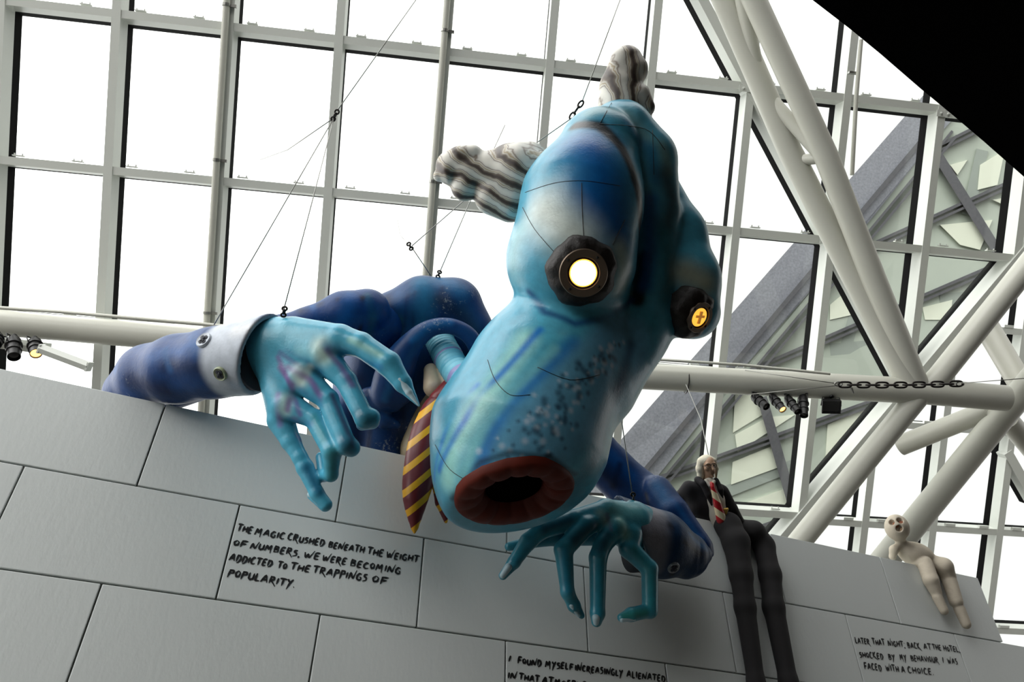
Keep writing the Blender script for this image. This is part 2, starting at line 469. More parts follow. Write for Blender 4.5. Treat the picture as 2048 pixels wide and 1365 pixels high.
def zline(words, b0, b1, sc, ox, oy, hz):
    out = []
    for t, a, b in words:
        ya = b0[1]+(b1[1]-b0[1])*(a-b0[0])/(b1[0]-b0[0]); yb = b0[1]+(b1[1]-b0[1])*(b-b0[0])/(b1[0]-b0[0])
        out.append((t, ox+a/sc, oy+ya/sc, ox+b/sc, oy+yb/sc, hz/sc))
    return out
L1 = zline([('THE', 240, 370), ('MAGIC', 400, 660), ('CRUSHED', 690, 1015), ('BENEATH', 1055, 1370), ('THE', 1400, 1540), ('WEIGHT', 1570, 1855)], (250, 193), (1850, 475), 4.452, 420, 1020, 56)
L1 += zline([('OF', 205, 320), ('NUMBERS,', 360, 800), ('WE', 835, 970), ('WERE', 1000, 1210), ('BECOMING', 1250, 1695)], (205, 318), (1690, 575), 4.452, 420, 1020, 56)
L1 += zline([('ADDICTED', 170, 550), ('TO', 600, 680), ('THE', 715, 885), ('TRAPPINGS', 915, 1395), ('OF', 1440, 1575)], (180, 455), (1570, 665), 4.452, 420, 1020, 58)
L1 += zline([('POPULARITY.', 160, 755)], (170, 590), (740, 695), 4.452, 420, 1020, 62)
write(L1, 'handwriting', 0.0078)
L2 = zline([('I', 180, 205), ('FOUND', 272, 500), ('MYSELF', 540, 810), ('INCREASINGLY', 830, 1295), ('ALIENATED', 1335, 1710)], (185, 318), (1700, 510), 4.876, 980, 1260, 58)
L2 += zline([('IN', 175, 255), ('THAT', 285, 480), ('ATMOSPHERE', 510, 1040)], (175, 475), (1040, 590), 4.876, 980, 1260, 58)
write(L2, 'handwriting', 0.0082)
L3 = zline([('LATER', 190, 360), ('THAT', 398, 545), ('NIGHT;', 585, 790), ('BACK', 820, 970), ('AT', 1015, 1105), ('THE', 1125, 1225), ('HOTEL,', 1255, 1450)], (190, 285), (1440, 395), 6.024, 1680, 1240, 62)
L3 += zline([('SHOCKED', 240, 525), ('BY', 590, 665), ('MY', 730, 805), ('BEHAVIOUR', 860, 1190), ('I', 1240, 1262), ('WAS', 1305, 1420)], (240, 455), (1420, 538), 6.024, 1680, 1240, 64)
L3 += zline([('FACED', 300, 505), ('WITH', 560, 715), ('A', 745, 790), ('CHOICE.', 825, 1135)], (300, 600), (1130, 668), 6.024, 1680, 1240, 68)
write(L3, 'handwriting', 0.0078)

# ------------------------------------------------------------------ sloping glass walls
def clip_poly(poly, o, n):
    out = []
    for i in range(len(poly)):
        a = np.array(poly[i]); b = np.array(poly[(i+1) % len(poly)])
        da = (a-o) @ n; db = (b-o) @ n
        if da >= 0: out.append(a)
        if (da >= 0) != (db >= 0): out.append(a+(b-a)*da/(da-db))
    return out
class Facet:
    def __init__(s, yaw, slope, G0, s0, ds, t0, dt):
        s.ex = np.array([math.cos(yaw), math.sin(yaw), 0]); nh = np.array([math.sin(yaw), -math.cos(yaw), 0])
        s.ey = nh*math.cos(slope)+np.array([0, 0, 1.0])*math.sin(slope); s.n = np.cross(s.ex, s.ey); s.G0 = G0
        s.s0, s.ds, s.t0, s.dt = s0, ds, t0, dt
    def st(s, px, py):
        w = hit_plane(px, py, s.G0, s.n)-s.G0; return np.array([w @ s.ex, w @ s.ey])
    def P(s, st, z=0.0): return s.G0+s.ex*st[0]+s.ey*st[1]+s.n*z
    def bar(s, name, a, b, par, wid, z0=0.0, dl=0.26, db=0.20, cover=0.0):
        a = np.array(a, float); b = np.array(b, float); t = b-a; L = np.linalg.norm(t); t /= L; q = np.array([-t[1], t[0]])
        T = s.ex*t[0]+s.ey*t[1]; Q = s.ex*q[0]+s.ey*q[1]; c = (a+b)/2
        mb = MB(); mb.box(s.P(c, z0-dl/2), T*(L/2), Q*(wid/2), s.n*(dl/2))
        o = mb.build(name, M_FRAME, par)
        g = MB(); g.box(s.P(c, z0-dl-db/2), T*(L/2), Q*(wid*0.46), s.n*(db/2))
        g.build('gasket', M_GASKET, o)
        return o
    def pane(s, par, poly, z=-0.36, th=0.02):
        v = [s.P(p, z) for p in poly]+[s.P(p, z-th) for p in poly]; n = len(poly)
        f = [tuple(range(n)), tuple(range(2*n-1, n-1, -1))]+[(i, n+i, n+(i+1) % n, (i+1) % n) for i in range(n)]
        return from_pydata('glass_pane', v, f, M_GLASS, par)
FA = Facet(math.radians(6.75), math.radians(47.42), pt(1000, 500, 11.5), -7.383, 1.581, 2.874, 2.2406)
win1 = empty('window_1', FA.P((0, 0)), kind='structure', label='sloping glass roof in a white grid')
# the facet ends at the lower right along a diagonal hip, given by two points
h0 = FA.st(1560, 1092); h1 = FA.st(2075, 480); hd = (h1-h0)/np.linalg.norm(h1-h0); hn = np.array([-hd[1], hd[0]])
k0 = FA.st(1396, -20); k1 = FA.st(1818, 778); kd = (k1-k0)/np.linalg.norm(k1-k0)
SMIN, SMAX, TMIN, TMAX = FA.s0-1.2, FA.s0+11.4*FA.ds, FA.t0-4.35*FA.dt, FA.t0+1.8*FA.dt
cols = [FA.s0+i*FA.ds for i in range(12)]
rows = [FA.t0-j*FA.dt for j in range(-1, 5)]
def clip_seg(a, b):
    a = np.array(a, float); b = np.array(b, float); da = (a-h0) @ hn; db = (b-h0) @ hn
    if da < 0 and db < 0: return None
    if da < 0: a = a+(b-a)*da/(da-db)
    elif db < 0: b = a+(b-a)*da/(da-db)
    return (a, b) if np.linalg.norm(b-a) > 0.05 else None
for c in cols:
    q = clip_seg((c, TMIN), (c, TMAX))
    if q: FA.bar('mullion', q[0], q[1], win1, 0.125)
for r in rows:
    q = clip_seg((SMIN, r), (SMAX, r))
    if q: FA.bar('transom', q[0], q[1], win1, 0.115, z0=-0.012)
FA.bar('hip_frame', h0-hd*3, h1+hd*3, win1, 0.24, z0=0.03, dl=0.34)
FA.bar('ridge_frame', k0-kd*3, k1, win1, 0.15, z0=0.01, dl=0.26)
ss = [SMIN]+cols+[SMAX]; tt = sorted([TMIN]+rows+[TMAX])
for i in range(len(ss)-1):
    for j in range(len(tt)-1):
        if ss[i+1]-ss[i] < 0.02 or tt[j+1]-tt[j] < 0.02: continue
        poly = clip_poly([(ss[i], tt[j]), (ss[i+1], tt[j]), (ss[i+1], tt[j+1]), (ss[i], tt[j+1])], h0, hn)
        if len(poly) >= 3: FA.pane(win1, poly)
# little clips on top of the transoms, two to a pane
for r in rows[1:]:
    for c in cols[:-1]:
        for f in (0.2, 0.72):
            p = np.array((c+FA.ds*f, r+0.085))
            if (p-h0) @ hn < 0.1: continue
            mb = MB(); mb.box(FA.P(p, -0.05), FA.ex*0.075, FA.ey*0.008, FA.n*0.03)
            for e in (-0.055, 0.055): mb.tube([FA.P(p+np.array((e, 0)), -0.05), FA.P(p+np.array((e, 0.035)), -0.05)], 0.010, 8)
            mb.build('glazing_clip', M_FRAME, win1)
# bolted brackets where frames meet the ridge
for px, py in ((1494, 178), (1655, 482), (1612, 1052), (1888, 228)):
    p = FA.st(px, py); mb = MB(); mb.box(FA.P(p, 0.012), FA.ex*0.13, FA.ey*0.05, FA.n*0.006)
    for e in (-0.06, 0.06): mb.lathe(FA.P(p+np.array((e, 0)), 0.018), FA.n, [(0, 0.022), (0.012, 0.02), (0.02, 0.0)], 10)
    mb.build('bracket', M_FRAME, win1)

# second, farther glass wall seen past the hip at the lower right
sc2 = 0.69
FB = Facet(math.radians(6.75), math.radians(47.42), pt(1900, 1060, 16.6), 0, 1.581, 0, 2.2406)
win2 = empty('window_2', FB.P((0, 0)), kind='structure', label='farther glass wall beyond the steel tubes')
m0 = FB.st(1886, 900)[0]
colsB = [m0+i*1.581 for i in range(-3, 5)]; rowsB = [FB.st(1900, 1060)[1]+j*2.2406 for j in range(-2, 4)]
g0 = FB.st(1560, 1092); g1 = FB.st(2075, 480); gd = (g1-g0)/np.linalg.norm(g1-g0); gn = np.array([gd[1], -gd[0]])
def clipB(a, b):
    a = np.array(a, float); b = np.array(b, float); da = (a-g0) @ gn; db = (b-g0) @ gn
    if da < 0 and db < 0: return None
    if da < 0: a = a+(b-a)*da/(da-db)
    elif db < 0: b = b+(a-b)*db/(db-da)
    return (a, b) if np.linalg.norm(b-a) > 0.1 else None
for c in colsB:
    q = clipB((c, rowsB[0]), (c, rowsB[-1]))
    if q: FB.bar('mullion', q[0], q[1], win2, 0.16)
for r in rowsB:
    q = clipB((colsB[0], r), (colsB[-1], r))
    if q: FB.bar('transom', q[0], q[1], win2, 0.14, z0=-0.012)
for i in range(len(colsB)-1):
    for j in range(len(rowsB)-1):
        poly = clip_poly([(colsB[i], rowsB[j]), (colsB[i+1], rowsB[j]), (colsB[i+1], rowsB[j+1]), (colsB[i], rowsB[j+1])], g0, gn)
        if len(poly) >= 3: FB.pane(win2, poly)
        for f in (0.25, 0.75):
            p = np.array((colsB[i]+1.581*f, rowsB[j]+0.10))
            if (p-g0) @ gn < 0.15: continue
            mb = MB(); mb.box(FB.P(p, -0.03), FB.ex*0.11, FB.ey*0.03, FB.n*0.03); mb.build('glazing_clip', M_FRAME, win2)
b0 = FB.st(2015, 905); b1 = FB.st(2075, 1010); FB.bar('hip_frame', b0, b1, win2, 0.2, z0=0.02)

# ------------------------------------------------------------------ steel truss of white tubes
def tubepx(name, pts, par, r, n=28):
    mb = MB(); mb.tube([pt(x, y, d) for x, y, d in pts], [r*p[2]/FPX for p in pts], n); return mb.build(name, M_STEEL, par, True, 50)
tr = empty('steel_truss', pt(1842, 783, 10.6), label='white tubular steel roof truss meeting at a node above the doll', cat='roof truss')
tubepx('horizontal_tube', [(-700, 584, 10.6), (300, 672, 10.6), (1000, 738, 10.6), (1842, 783, 10.6), (2012, 797, 10.6)], tr, 26)
tubepx('diagonal_tube', [(1490, -40, 10.3), (1652, 312, 10.4), (1748, 560, 10.5), (1834, 772, 10.6)], tr, 23)
tubepx('diagonal_tube', [(1430, -40, 10.75), (1507, 135, 10.78), (1580, 303, 10.8), (1700, 540, 10.72), (1822, 775, 10.6)], tr, 23)
tubepx('diagonal_tube', [(1842, 790, 10.6), (1880, 752, 10.6), (2100, 476, 10.6), (2200, 352, 10.6)], tr, 22)
tubepx('diagonal_tube', [(1842, 785, 10.6), (1617, 1062, 10.6), (1540, 1158, 10.6)], tr, 22)
for a, b, ra in (((1478, -30, 10.5), (1518, 158, 10.76), 14), ((1530, 185, 10.78), (1645, 315, 10.4), 13), ((1592, 322, 10.78), (1660, 314, 10.4), 11)):
    tubepx('strut', [a, b], tr, ra)
t2 = empty('steel_truss', pt(1990, 850, 12.0), label='farther white steel truss with a thick tube running behind the doll', cat='roof truss')
tubepx('diagonal_tube', [(2500, 230, 11.2), (1960, 886, 11.2), (1735, 1163, 11.2)], t2, 25)
tubepx('strut', [(1975, 822, 11.3), (1800, 892, 12.2)], t2, 20)
tubepx('strut', [(1965, 640, 12.6), (2060, 800, 11.6)], t2, 22)
tubepx('strut', [(2015, 840, 11.6), (2330, 1218, 14.0)], t2, 20)
# thin conduits
def pipe(label, pts, r, cat='pipe', m=None, clips=()):
    mb = MB(); P = [pt(*p) for p in pts]; mb.tube(P, r, 12); o = mb.build('conduit_pipe', m or M_STEEL, None, True, 60); setp(o, label, cat)
    return o
pipe('thin white conduit along the top of the long horizontal tube at left', [(-60, 612, 10.35), (120, 624, 10.35), (400, 648, 10.35), (470, 655, 10.35)], 0.025)
pipe('thin white conduit above the horizontal tube below the right lamp', [(1290, 718, 10.35), (1480, 730, 10.35), (1660, 748, 10.35)], 0.02)
def mull_pipe(i, label):
    c = FA.s0+i*FA.ds; mb = MB()
    mb.tube([FA.P((c-0.04, TMIN+1), 0.05), FA.P((c-0.04, TMAX), 0.05)], 0.05, 14); o = mb.build('conduit_pipe', M_STEEL, None, True, 60)
    for tt_ in (FA.t0+0.28, FA.t0-1.95, FA.t0-4.2):
        k = MB(); k.lathe(FA.P((c-0.04, tt_), 0.05)-FA.ey*0.02, FA.ey, [(0, 0.06), (0.04, 0.06)], 14); k.box(FA.P((c+0.04, tt_), 0.03), FA.ex*0.06, FA.ey*0.02, FA.n*0.02); k.build('clamp', M_WIRE, o)
    setp(o, label, 'pipe')
mull_pipe(2, 'white round pipe clamped to the mullion that passes behind the blue sleeve cuff')
mull_pipe(4, 'white round pipe clamped to the mullion behind the grey side hair')
mb = MB(); mb.tube([pt(1722, 80, 11.0), pt(1712, 200, 11.0), pt(1704, 350, 11.0)], 0.03, 12); o = mb.build('conduit_pipe', M_STEEL, None, True, 60)
k = MB(); k.box(pt(1706, 146, 11.05), FA.ex*0.07, FA.ey*0.015, FA.n*0.03); k.build('clamp', M_WIRE, o)
setp(o, 'short white pipe hanging in front of the mullion below the black ceiling', 'pipe')

# ------------------------------------------------------------------ neighbouring glass tent outside
EZ = 26.0
def bp(px, py, dz=0.0):
    """point on the outside tent's near slope: deeper towards the top of the picture"""
    return pt(px, py, EZ+(682-py)/1500*5+(px-1500)/1500*3+dz)
tent = empty('neighbouring_glass_tent', bp(1500, 900), label='grey clad glass tent roof outside, seen through the rain-specked panes', cat='building')
def slab(name, poly, m, dz0, dz1, par=tent):
    v = [bp(x, y, dz0) for x, y in poly]+[bp(x, y, dz1) for x, y in poly]; n = len(poly)
    f = [tuple(range(n))[::-1], tuple(range(n, 2*n))]+[(i, (i+1) % n, n+(i+1) % n, n+i) for i in range(n)]
    return from_pydata(name, v, f, m, par)
M_CLAD = mat('wet_grey_cladding', (138, 140, 148), 0.4, var=0.45, vscale=14.0, bump=0.4, bscale=40)
M_TGLASS = mat('pale_green_glazing', (176, 184, 172), 0.25, var=0.08, vscale=1.2, spec=0.4)
M_TMULL = mat('dark_grey_glazing_bar', (84, 84, 88), 0.5, var=0.3, vscale=10)
M_TINT = mat('pale_interior_panel', (222, 226, 208), 0.6, var=0.03)
M_TBEAM = mat('grey_interior_beam', (150, 158, 150), 0.6, var=0.05)
slab('edge_cladding', [(1900, 130), (1150, 985), (1120, 1100), (1265, 1100), (1310, 960), (1480, 745), (1640, 560), (1745, 435), (1860, 290), (2010, 120)], M_CLAD, 0, 0.8)
slab('glazing', [(2010, 120), (1860, 290), (1745, 435), (1640, 560), (1480, 745), (1310, 960), (1265, 1100), (1590, 1110), (1845, 806), (2110, 490), (2200, 250)], M_TGLASS, 0.15, 0.35)
def gbar(pts, w, m=M_TMULL, dz=-0.12, name='glazing_bar', dd=0.3):
    (x0, y0), (x1, y1) = pts; L = math.hypot(x1-x0, y1-y0); nx, ny = -(y1-y0)/L*w/2, (x1-x0)/L*w/2
    return slab(name, [(x0+nx, y0+ny), (x1+nx, y1+ny), (x1-nx, y1-ny), (x0-nx, y0-ny)], m, dz, dz+dd)
gbar([(1890, 225), (1240, 1000)], 9, M_TMULL)
for dx in (0, 9): gbar([(1905+dx, 262+dx), (1250+dx, 1050+dx)], 5)
for l in ([(1745, 488), (2060, 345)], [(1500, 740), (2000, 525)], [(1290, 965), (1790, 785)], [(1860, 300), (1960, 250)], [(1420, 1090), (1640, 1010)]):
    (x0, y0), (x1, y1) = l
    gbar(l, 6, dz=-0.10); gbar([(x0, y0+11), (x1, y1+11)], 5, dz=-0.10)
for l in ([(1872, 305), (2015, 535)], [(1524, 795), (1600, 1060)]):
    gbar(l, 20, dz=-0.14)
for poly in ([(1900, 330), (1935, 320), (1915, 350)], [(1960, 330), (2010, 300), (1995, 370), (1955, 380)], [(1880, 450), (1985, 440), (1960, 500), (1920, 490)], [(1985, 400), (2040, 390), (2030, 420)],
             [(1660, 610), (1720, 560), (1705, 630), (1660, 640)], [(1845, 615), (1905, 600), (1900, 640), (1850, 640)], [(1470, 870), (1535, 835), (1590, 830), (1475, 905)],
             [(1465, 925), (1550, 890), (1572, 930), (1462, 970)], [(1480, 1010), (1578, 975), (1590, 1010), (1500, 1012)], [(1655, 850), (1745, 810), (1735, 835), (1650, 930)], [(1470, 790), (1510, 780), (1525, 830), (1466, 866)]):
    slab('interior_panel', poly, M_TINT, 0.02, 0.16)
for l in ([(1690, 700), (1730, 560)], [(1935, 430), (1965, 300)], [(1880, 600), (2000, 590)], [(1450, 985), (1590, 930)], [(1660, 700), (1770, 690)]):
    gbar(l, 24, M_TBEAM, dz=0.06, name='interior_beam', dd=0.12)

# ------------------------------------------------------------------ black soffit overhead, and the unseen floor and walls of the hall, shaped to block light
ZC = 9.0
edge = [(1540, -70), (1625, 0), (1699, 57), (1760, 107), (1842, 178), (1905, 230), (1965, 281), (2048, 354), (2130, 432), (2260, 560)]
E2 = [hit_plane(x, y, np.array([0, 0, ZC]), np.array([0, 0, 1.0])) for x, y in edge]
poly = [p[:2] for p in E2]+[np.array([E2[-1][0]+0.1, -7.0]), np.array([-4.5, -7.0]), np.array([-4.5, 1.6]), np.array([E2[0][0]-0.4, 2.0])]  # unseen corners carry the soffit behind the camera to cut overhead light
n = len(poly)
v = [(*p, ZC) for p in poly]+[(*p, ZC+0.4) for p in poly]
f = [tuple(range(n)), tuple(range(2*n-1, n-1, -1))]+[(i, n+i, n+(i+1) % n, (i+1) % n) for i in range(n)]
ceil = from_pydata('ceiling', v, f, M_BLACK); setp(ceil, kind='structure', label='black ceiling soffit')
fl = MB(); fl.box((0.5, 4.5, -0.1), (70, 0, 0), (0, 70, 0), (0, 0, 0.1)); setp(fl.build('floor', M_FLOOR), kind='structure')  # unseen and oversized, so no sky light comes from below the horizon
bw = MB(); bw.box((4.0, -7.1, 7.0), (8.0, 0, 0), (0, 0.1, 0), (0, 0, 7.0)); bw.box((-7.5, -7.1, 3.0), (3.5, 0, 0), (0, 0.1, 0), (0, 0, 3.0)); setp(bw.build('wall_back', M_DARK), kind='structure')  # unseen behind the camera, tall side raised to darken the right of the scene
rw = MB(); rw.box((9.6, 0.0, 7), (0.1, 0, 0), (0, 7.0, 0), (0, 0, 7)); setp(rw.build('wall_right', M_DARK), kind='structure')  # unseen dark wall, height chosen to keep sky light off the right side
# ------------------------------------------------------------------ giant inflatable figure
M_SKIN = paint_mat('airbrushed_skin_fabric', 0.30, bump=0.10, bscale=7)
M_SUIT = paint_mat('airbrushed_suit_fabric', 0.42, scuff=0.5, bump=0.25, bscale=6, spec=0.25)
M_PLAIN = paint_mat('plain_painted_fabric', 0.5, bump=0.15, bscale=12)
M_NAIL = mat('pale_nail_fabric', (170, 196, 205), 0.4)
M_HOLE = mat('black_lining', (4, 4, 4), 0.9, spec=0.0)
M_NAVY = mat('dark_navy_lining', (14, 20, 36), 0.6, bump=0.3, bscale=8)
root = empty('inflatable_giant', wp(840, 905, -0.3), label='giant blue inflatable figure with lamp eyes leaning over the white wall', cat='inflatable figure')
B1 = (72, 152, 178)

def curve(P, n):
    P = [np.array(p, float) for p in P]; out = []
    for i in range(len(P)-1):
        p0 = P[max(0, i-1)]; p1 = P[i]; p2 = P[i+1]; p3 = P[min(len(P)-1, i+2)]
        for k in range(n):
            t = k/n; out.append(0.5*((2*p1)+(-p0+p2)*t+(2*p0-5*p1+4*p2-p3)*t*t+(-p0+3*p1-3*p2+p3)*t**3))
    out.append(P[-1]); return out
head = SDF()
head.chain([(1200, 300, 6.35, 84), (1165, 400, 6.17, 118), (1142, 520, 6.04, 130)], k=0.10)
head.chain([(1150, 650, 6.32, 128), (1090, 760, 6.05, 150), (1036, 880, 5.85, 172), (1012, 955, 5.72, 141)], k=0.16, k0=0.10)
head.chain([(1200, 262, 6.44, 46), (1240, 270, 6.5, 68), (1280, 325, 6.5, 74), (1305, 430, 6.45, 56), (1300, 560, 6.3, 46), (1262, 660, 6.2, 62)], k=0.02)
head.chain([(1318, 380, 6.8, 42), (1352, 470, 6.65, 56), (1374, 560, 6.5, 62), (1386, 625, 6.42, 54)], k=0.10, k0=0.05)
head.chain([(1310, 640, 6.35, 48), (1205, 770, 6.05, 72)], k=0.16)
_c = math.cos(math.radians(51)); _s = math.sin(math.radians(51))
MN = -FWD*_c+_s*(RIGHT*0.21-UP*0.978); MN /= np.linalg.norm(MN)
PM = pt(1030, 990, 5.44)
head.P.append(('h', PM, -MN, 0.07, True))
head.cone(PM+MN*0.06, PM-MN*0.12, 0.36, 0.28, k=0.02, sub=True); head.cone(PM, PM-MN*0.45, 0.26, 0.20, k=0.0, sub=True)
dots = []
r2 = np.random.default_rng(3)
for i in range(150):
    t = r2.uniform(0, 1); w = 28+72*t
    x = 1228-205*t+r2.uniform(-1, 1)*w*0.75; y = 690+235*t+r2.uniform(-1, 1)*w*0.45
    dots.append(([(x, y)], r2.uniform(6, 13), (38, 66, 88) if r2.uniform() < 0.62 else (178, 200, 214), 0.75))
hs = [
 ([(1000, 900), (1060, 760), (1120, 680)], 170, (70, 155, 178), 0.8),
 ([(1185, 290), (1205, 350), (1190, 400)], 120, (10, 92, 165), 0.95),
 ([(1225, 420), (1240, 470)], 80, (12, 82, 150), 0.85),
 ([(1090, 420), (1130, 455), (1150, 470)], 95, (196, 206, 198), 0.95),
 ([(1035, 470), (1030, 560)], 55, (150, 188, 190), 0.7),
 ([(1240, 500), (1245, 570)], 48, (160, 176, 160), 0.75),
 ([(1050, 590), (1110, 630)], 70, (80, 165, 190), 0.8),
 ([(1150, 252), (1200, 252), (1245, 298), (1270, 360), (1281, 440), (1287, 520), (1275, 600)], 22, (3, 5, 8), 0.98, 0.3),
 ([(1180, 225), (1250, 225), (1290, 275)], 34, (120, 165, 170), 0.7),
 ([(1255, 245), (1300, 300), (1312, 360)], 24, (30, 105, 155), 0.6),
 ([(1325, 290), (1338, 340)], 26, (130, 160, 150), 0.6),
 ([(1300, 400), (1300, 500), (1290, 570)], 30, (18, 88, 158), 0.85),
 ([(1330, 350), (1345, 400), (1335, 450)], 40, (42, 50, 52), 0.8),
 ([(1330, 470), (1335, 540), (1330, 600)], 36, (30, 96, 112), 0.8),
 ([(1370, 545), (1410, 565)], 52, (160, 162, 138), 0.85),
 ([(1058, 585), (1090, 625), (1150, 648), (1215, 640), (1262, 600)], 15, (18, 58, 112), 0.85),
 ([(1310, 640), (1290, 680), (1250, 720)], 34, (50, 130, 150), 0.7),
 ([(1150, 690), (1060, 770), (990, 860), (960, 960)], 34, (14, 104, 182), 0.9),
 ([(1050, 680), (975, 790), (905, 900), (895, 960)], 46, (150, 208, 198), 0.85),
 ([(1110, 700), (1010, 800), (945, 900), (925, 960)], 20, (120, 190, 190), 0.6),
 ([(1080, 660), (1000, 750), (930, 840), (878, 940)], 15, (18, 108, 186), 0.95),
 ([(955, 770), (885, 880), (868, 960)], 12, (22, 118, 190), 0.8),
 ([(1245, 690), (1200, 750), (1140, 820), (1090, 870), (1060, 920)], 92, (98, 160, 192), 0.95, 0.55),
]+dots+[
 ([(1250, 740), (1205, 850), (1160, 960), (1140, 1010)], 40, (30, 108, 132), 0.85),
 ([(1262, 690), (1235, 780)], 22, (14, 60, 96), 0.7),
 ([(905, 1000), (960, 925), (1020, 905), (1100, 915), (1150, 950)], 12, (20, 40, 55), 0.75),
]
head_o = sdf_obj('head', head, 0.016, M_SKIN, root, B1, hs, smooth=3)
# seams stitched over the head
def seam(pts, sd, par, r=0.0024):
    P = []; pts = [q[:2] for q in curve([(*q, 0) for q in pts], 6)]
    for x, y in pts:
        p, d = sd.hit(x, y)
        if p is not None: P.append(p)
    if len(P) > 2:
        mb = MB(); mb.tube(P, r, 6); mb.build('seam', M_BLKMET, par, True)
for q in ([(1163, 366), (1164, 420), (1168, 482)], [(1045, 415), (1070, 460), (1115, 512)], [(1250, 440), (1225, 490)], [(1050, 385), (1110, 366), (1170, 362), (1240, 372)],
          [(1226, 200), (1200, 247)], [(1200, 248), (1290, 258), (1330, 300)], [(975, 720), (990, 760), (1020, 790), (1060, 790)], [(870, 890), (900, 940), (950, 970)], [(1305, 260), (1308, 350)], [(1075, 735), (1140, 760), (1200, 750)]):
    seam(q, head, head_o)
# mouth: a ring of soft ribs round a dark hole
u = np.cross(MN, RIGHT); u /= np.linalg.norm(u); w = np.cross(u, MN)
prof = [(0.445, -0.06), (0.44, -0.01), (0.42, 0.012), (0.36, 0.022), (0.30, 0.012), (0.25, -0.02), (0.215, -0.08), (0.185, -0.18)]
n = 132; v = []; f = []; nr = 15
for (r, z) in prof:
    for k in range(n):
        a = 2*math.pi*k/n; rib = abs(math.sin(nr*a/2))**0.5
        rr = r*(1+0.0*rib); zz = z+(rib-0.7)*0.022*(1 if 0.16 < r < 0.42 else 0.3)
        v.append(PM+MN*(zz+0.012)+rr*(math.cos(a)*w+math.sin(a)*u))
for i in range(len(prof)-1):
    for k in range(n): a = i*n+k; b = i*n+(k+1) % n; f.append((a, b, b+n, a+n))
M_RED = mat('dark_red_fabric', (86, 30, 19), 0.6, var=0.5, vscale=5, bump=0.3, bscale=10, spec=0.2)
mouth = from_pydata('mouth', v, f, M_RED, root, True)
th = MB(); th.lathe(PM-MN*0.02, -MN, [(0.03, 0.205), (0.12, 0.19), (0.35, 0.15), (0.36, 0.0)], 32); th.build('throat', M_HOLE, mouth, True)
gd = 1
# lamps set into the head as eyes
def eye(px, py, axis, rc, rr, rl, ecol, estr, core):
    p, d = head.hit(px, py)
    a = axis/np.linalg.norm(axis)
    k = 6.0/FPX
    mb = MB(); pr = []
    N = 48; base = []
    u = np.cross(a, UP); u /= np.linalg.norm(u); w = np.cross(u, a)
    rings = [(-0.16, 1.02), (-0.05, 1.04), (-0.005, 0.97), (0.028, 0.80), (0.04, 0.6)]
    v = []; f = []
    for j, (z, s) in enumerate(rings):
        for i in range(N):
            t = 2*math.pi*i/N; wob = 1+(0.035*math.sin(5*t+1)+0.02*math.sin(11*t))*(1 if j in (1, 2) else 0.3)
            v.append(p+a*(z+0.006*math.sin(9*t))+rc*k*s*wob*(math.cos(t)*u+math.sin(t)*w))
    for j in range(len(rings)-1):
        for i in range(N): q = j*N+i; r = j*N+(i+1) % N; f.append((q, q+N, r+N, r))
    f.append(tuple((len(rings)-1)*N+i for i in range(N))[::-1])
    M_COV = mat('black_cloth_cover', (22, 17, 14), 0.55, bump=0.5, bscale=12, bdist=0.03)
    cov = from_pydata('eye_lamp', v, f, M_COV, root, True)
    R = MB(); R.lathe(p+a*0.03, a, [(0, rr*k), (0.02, rr*k), (0.026, rr*k*0.97), (0.026, rl*k*1.12), (0.0, rl*k*1.08)], 48); R.build('lamp_rim', mat('brown_metal_rim', (112, 98, 84), 0.4, metal=0.6), cov, True, 40)
    for i in range(4):
        t = i*math.pi/2+0.7; s = MB(); s.lathe(p+a*0.054+(rr*0.84)*k*(math.cos(t)*u+math.sin(t)*w), a, [(0, 0.011), (0.006, 0.010), (0.010, 0.0)], 10); s.build('screw', M_BLKMET, cov)
    lm = mat('lit_lamp_glass', ecol, 0.3, emit=estr)
    Lr = MB(); Lr.lathe(p+a*0.032, a, [(0.0, rl*k*1.1), (0.008, rl*k*0.95), (0.014, 0.0)], 40); Lr.build('lens', lm, cov, True)
    if core:
        c = MB(); c.lathe(p+a*0.044, a, [(0.0, rl*k*0.86), (0.006, rl*k*0.5), (0.009, 0.0)], 40); c.build('bulb', mat('white_hot_bulb', (255, 236, 190), 0.3, emit=9.0), cov, True)
    else:
        c = MB(); c.box(p+a*0.048, u*rl*k*0.16, w*rl*k*0.62, a*0.006); c.box(p+a*0.048+w*rl*k*0.1, u*rl*k*0.55, w*rl*k*0.12, a*0.005); c.build('bulb_holder', mat('brass_bulb_holder', (196, 130, 50), 0.4, emit=0.5), cov)
eye(1165, 545, -FWD*0.93-UP*0.22+RIGHT*0.05, 64, 45, 27, (255, 170, 60), 2.6, True)
eye(1392, 632, -FWD*0.78-UP*0.34+RIGHT*0.48, 53, 33, 21, (255, 190, 70), 1.15, False)

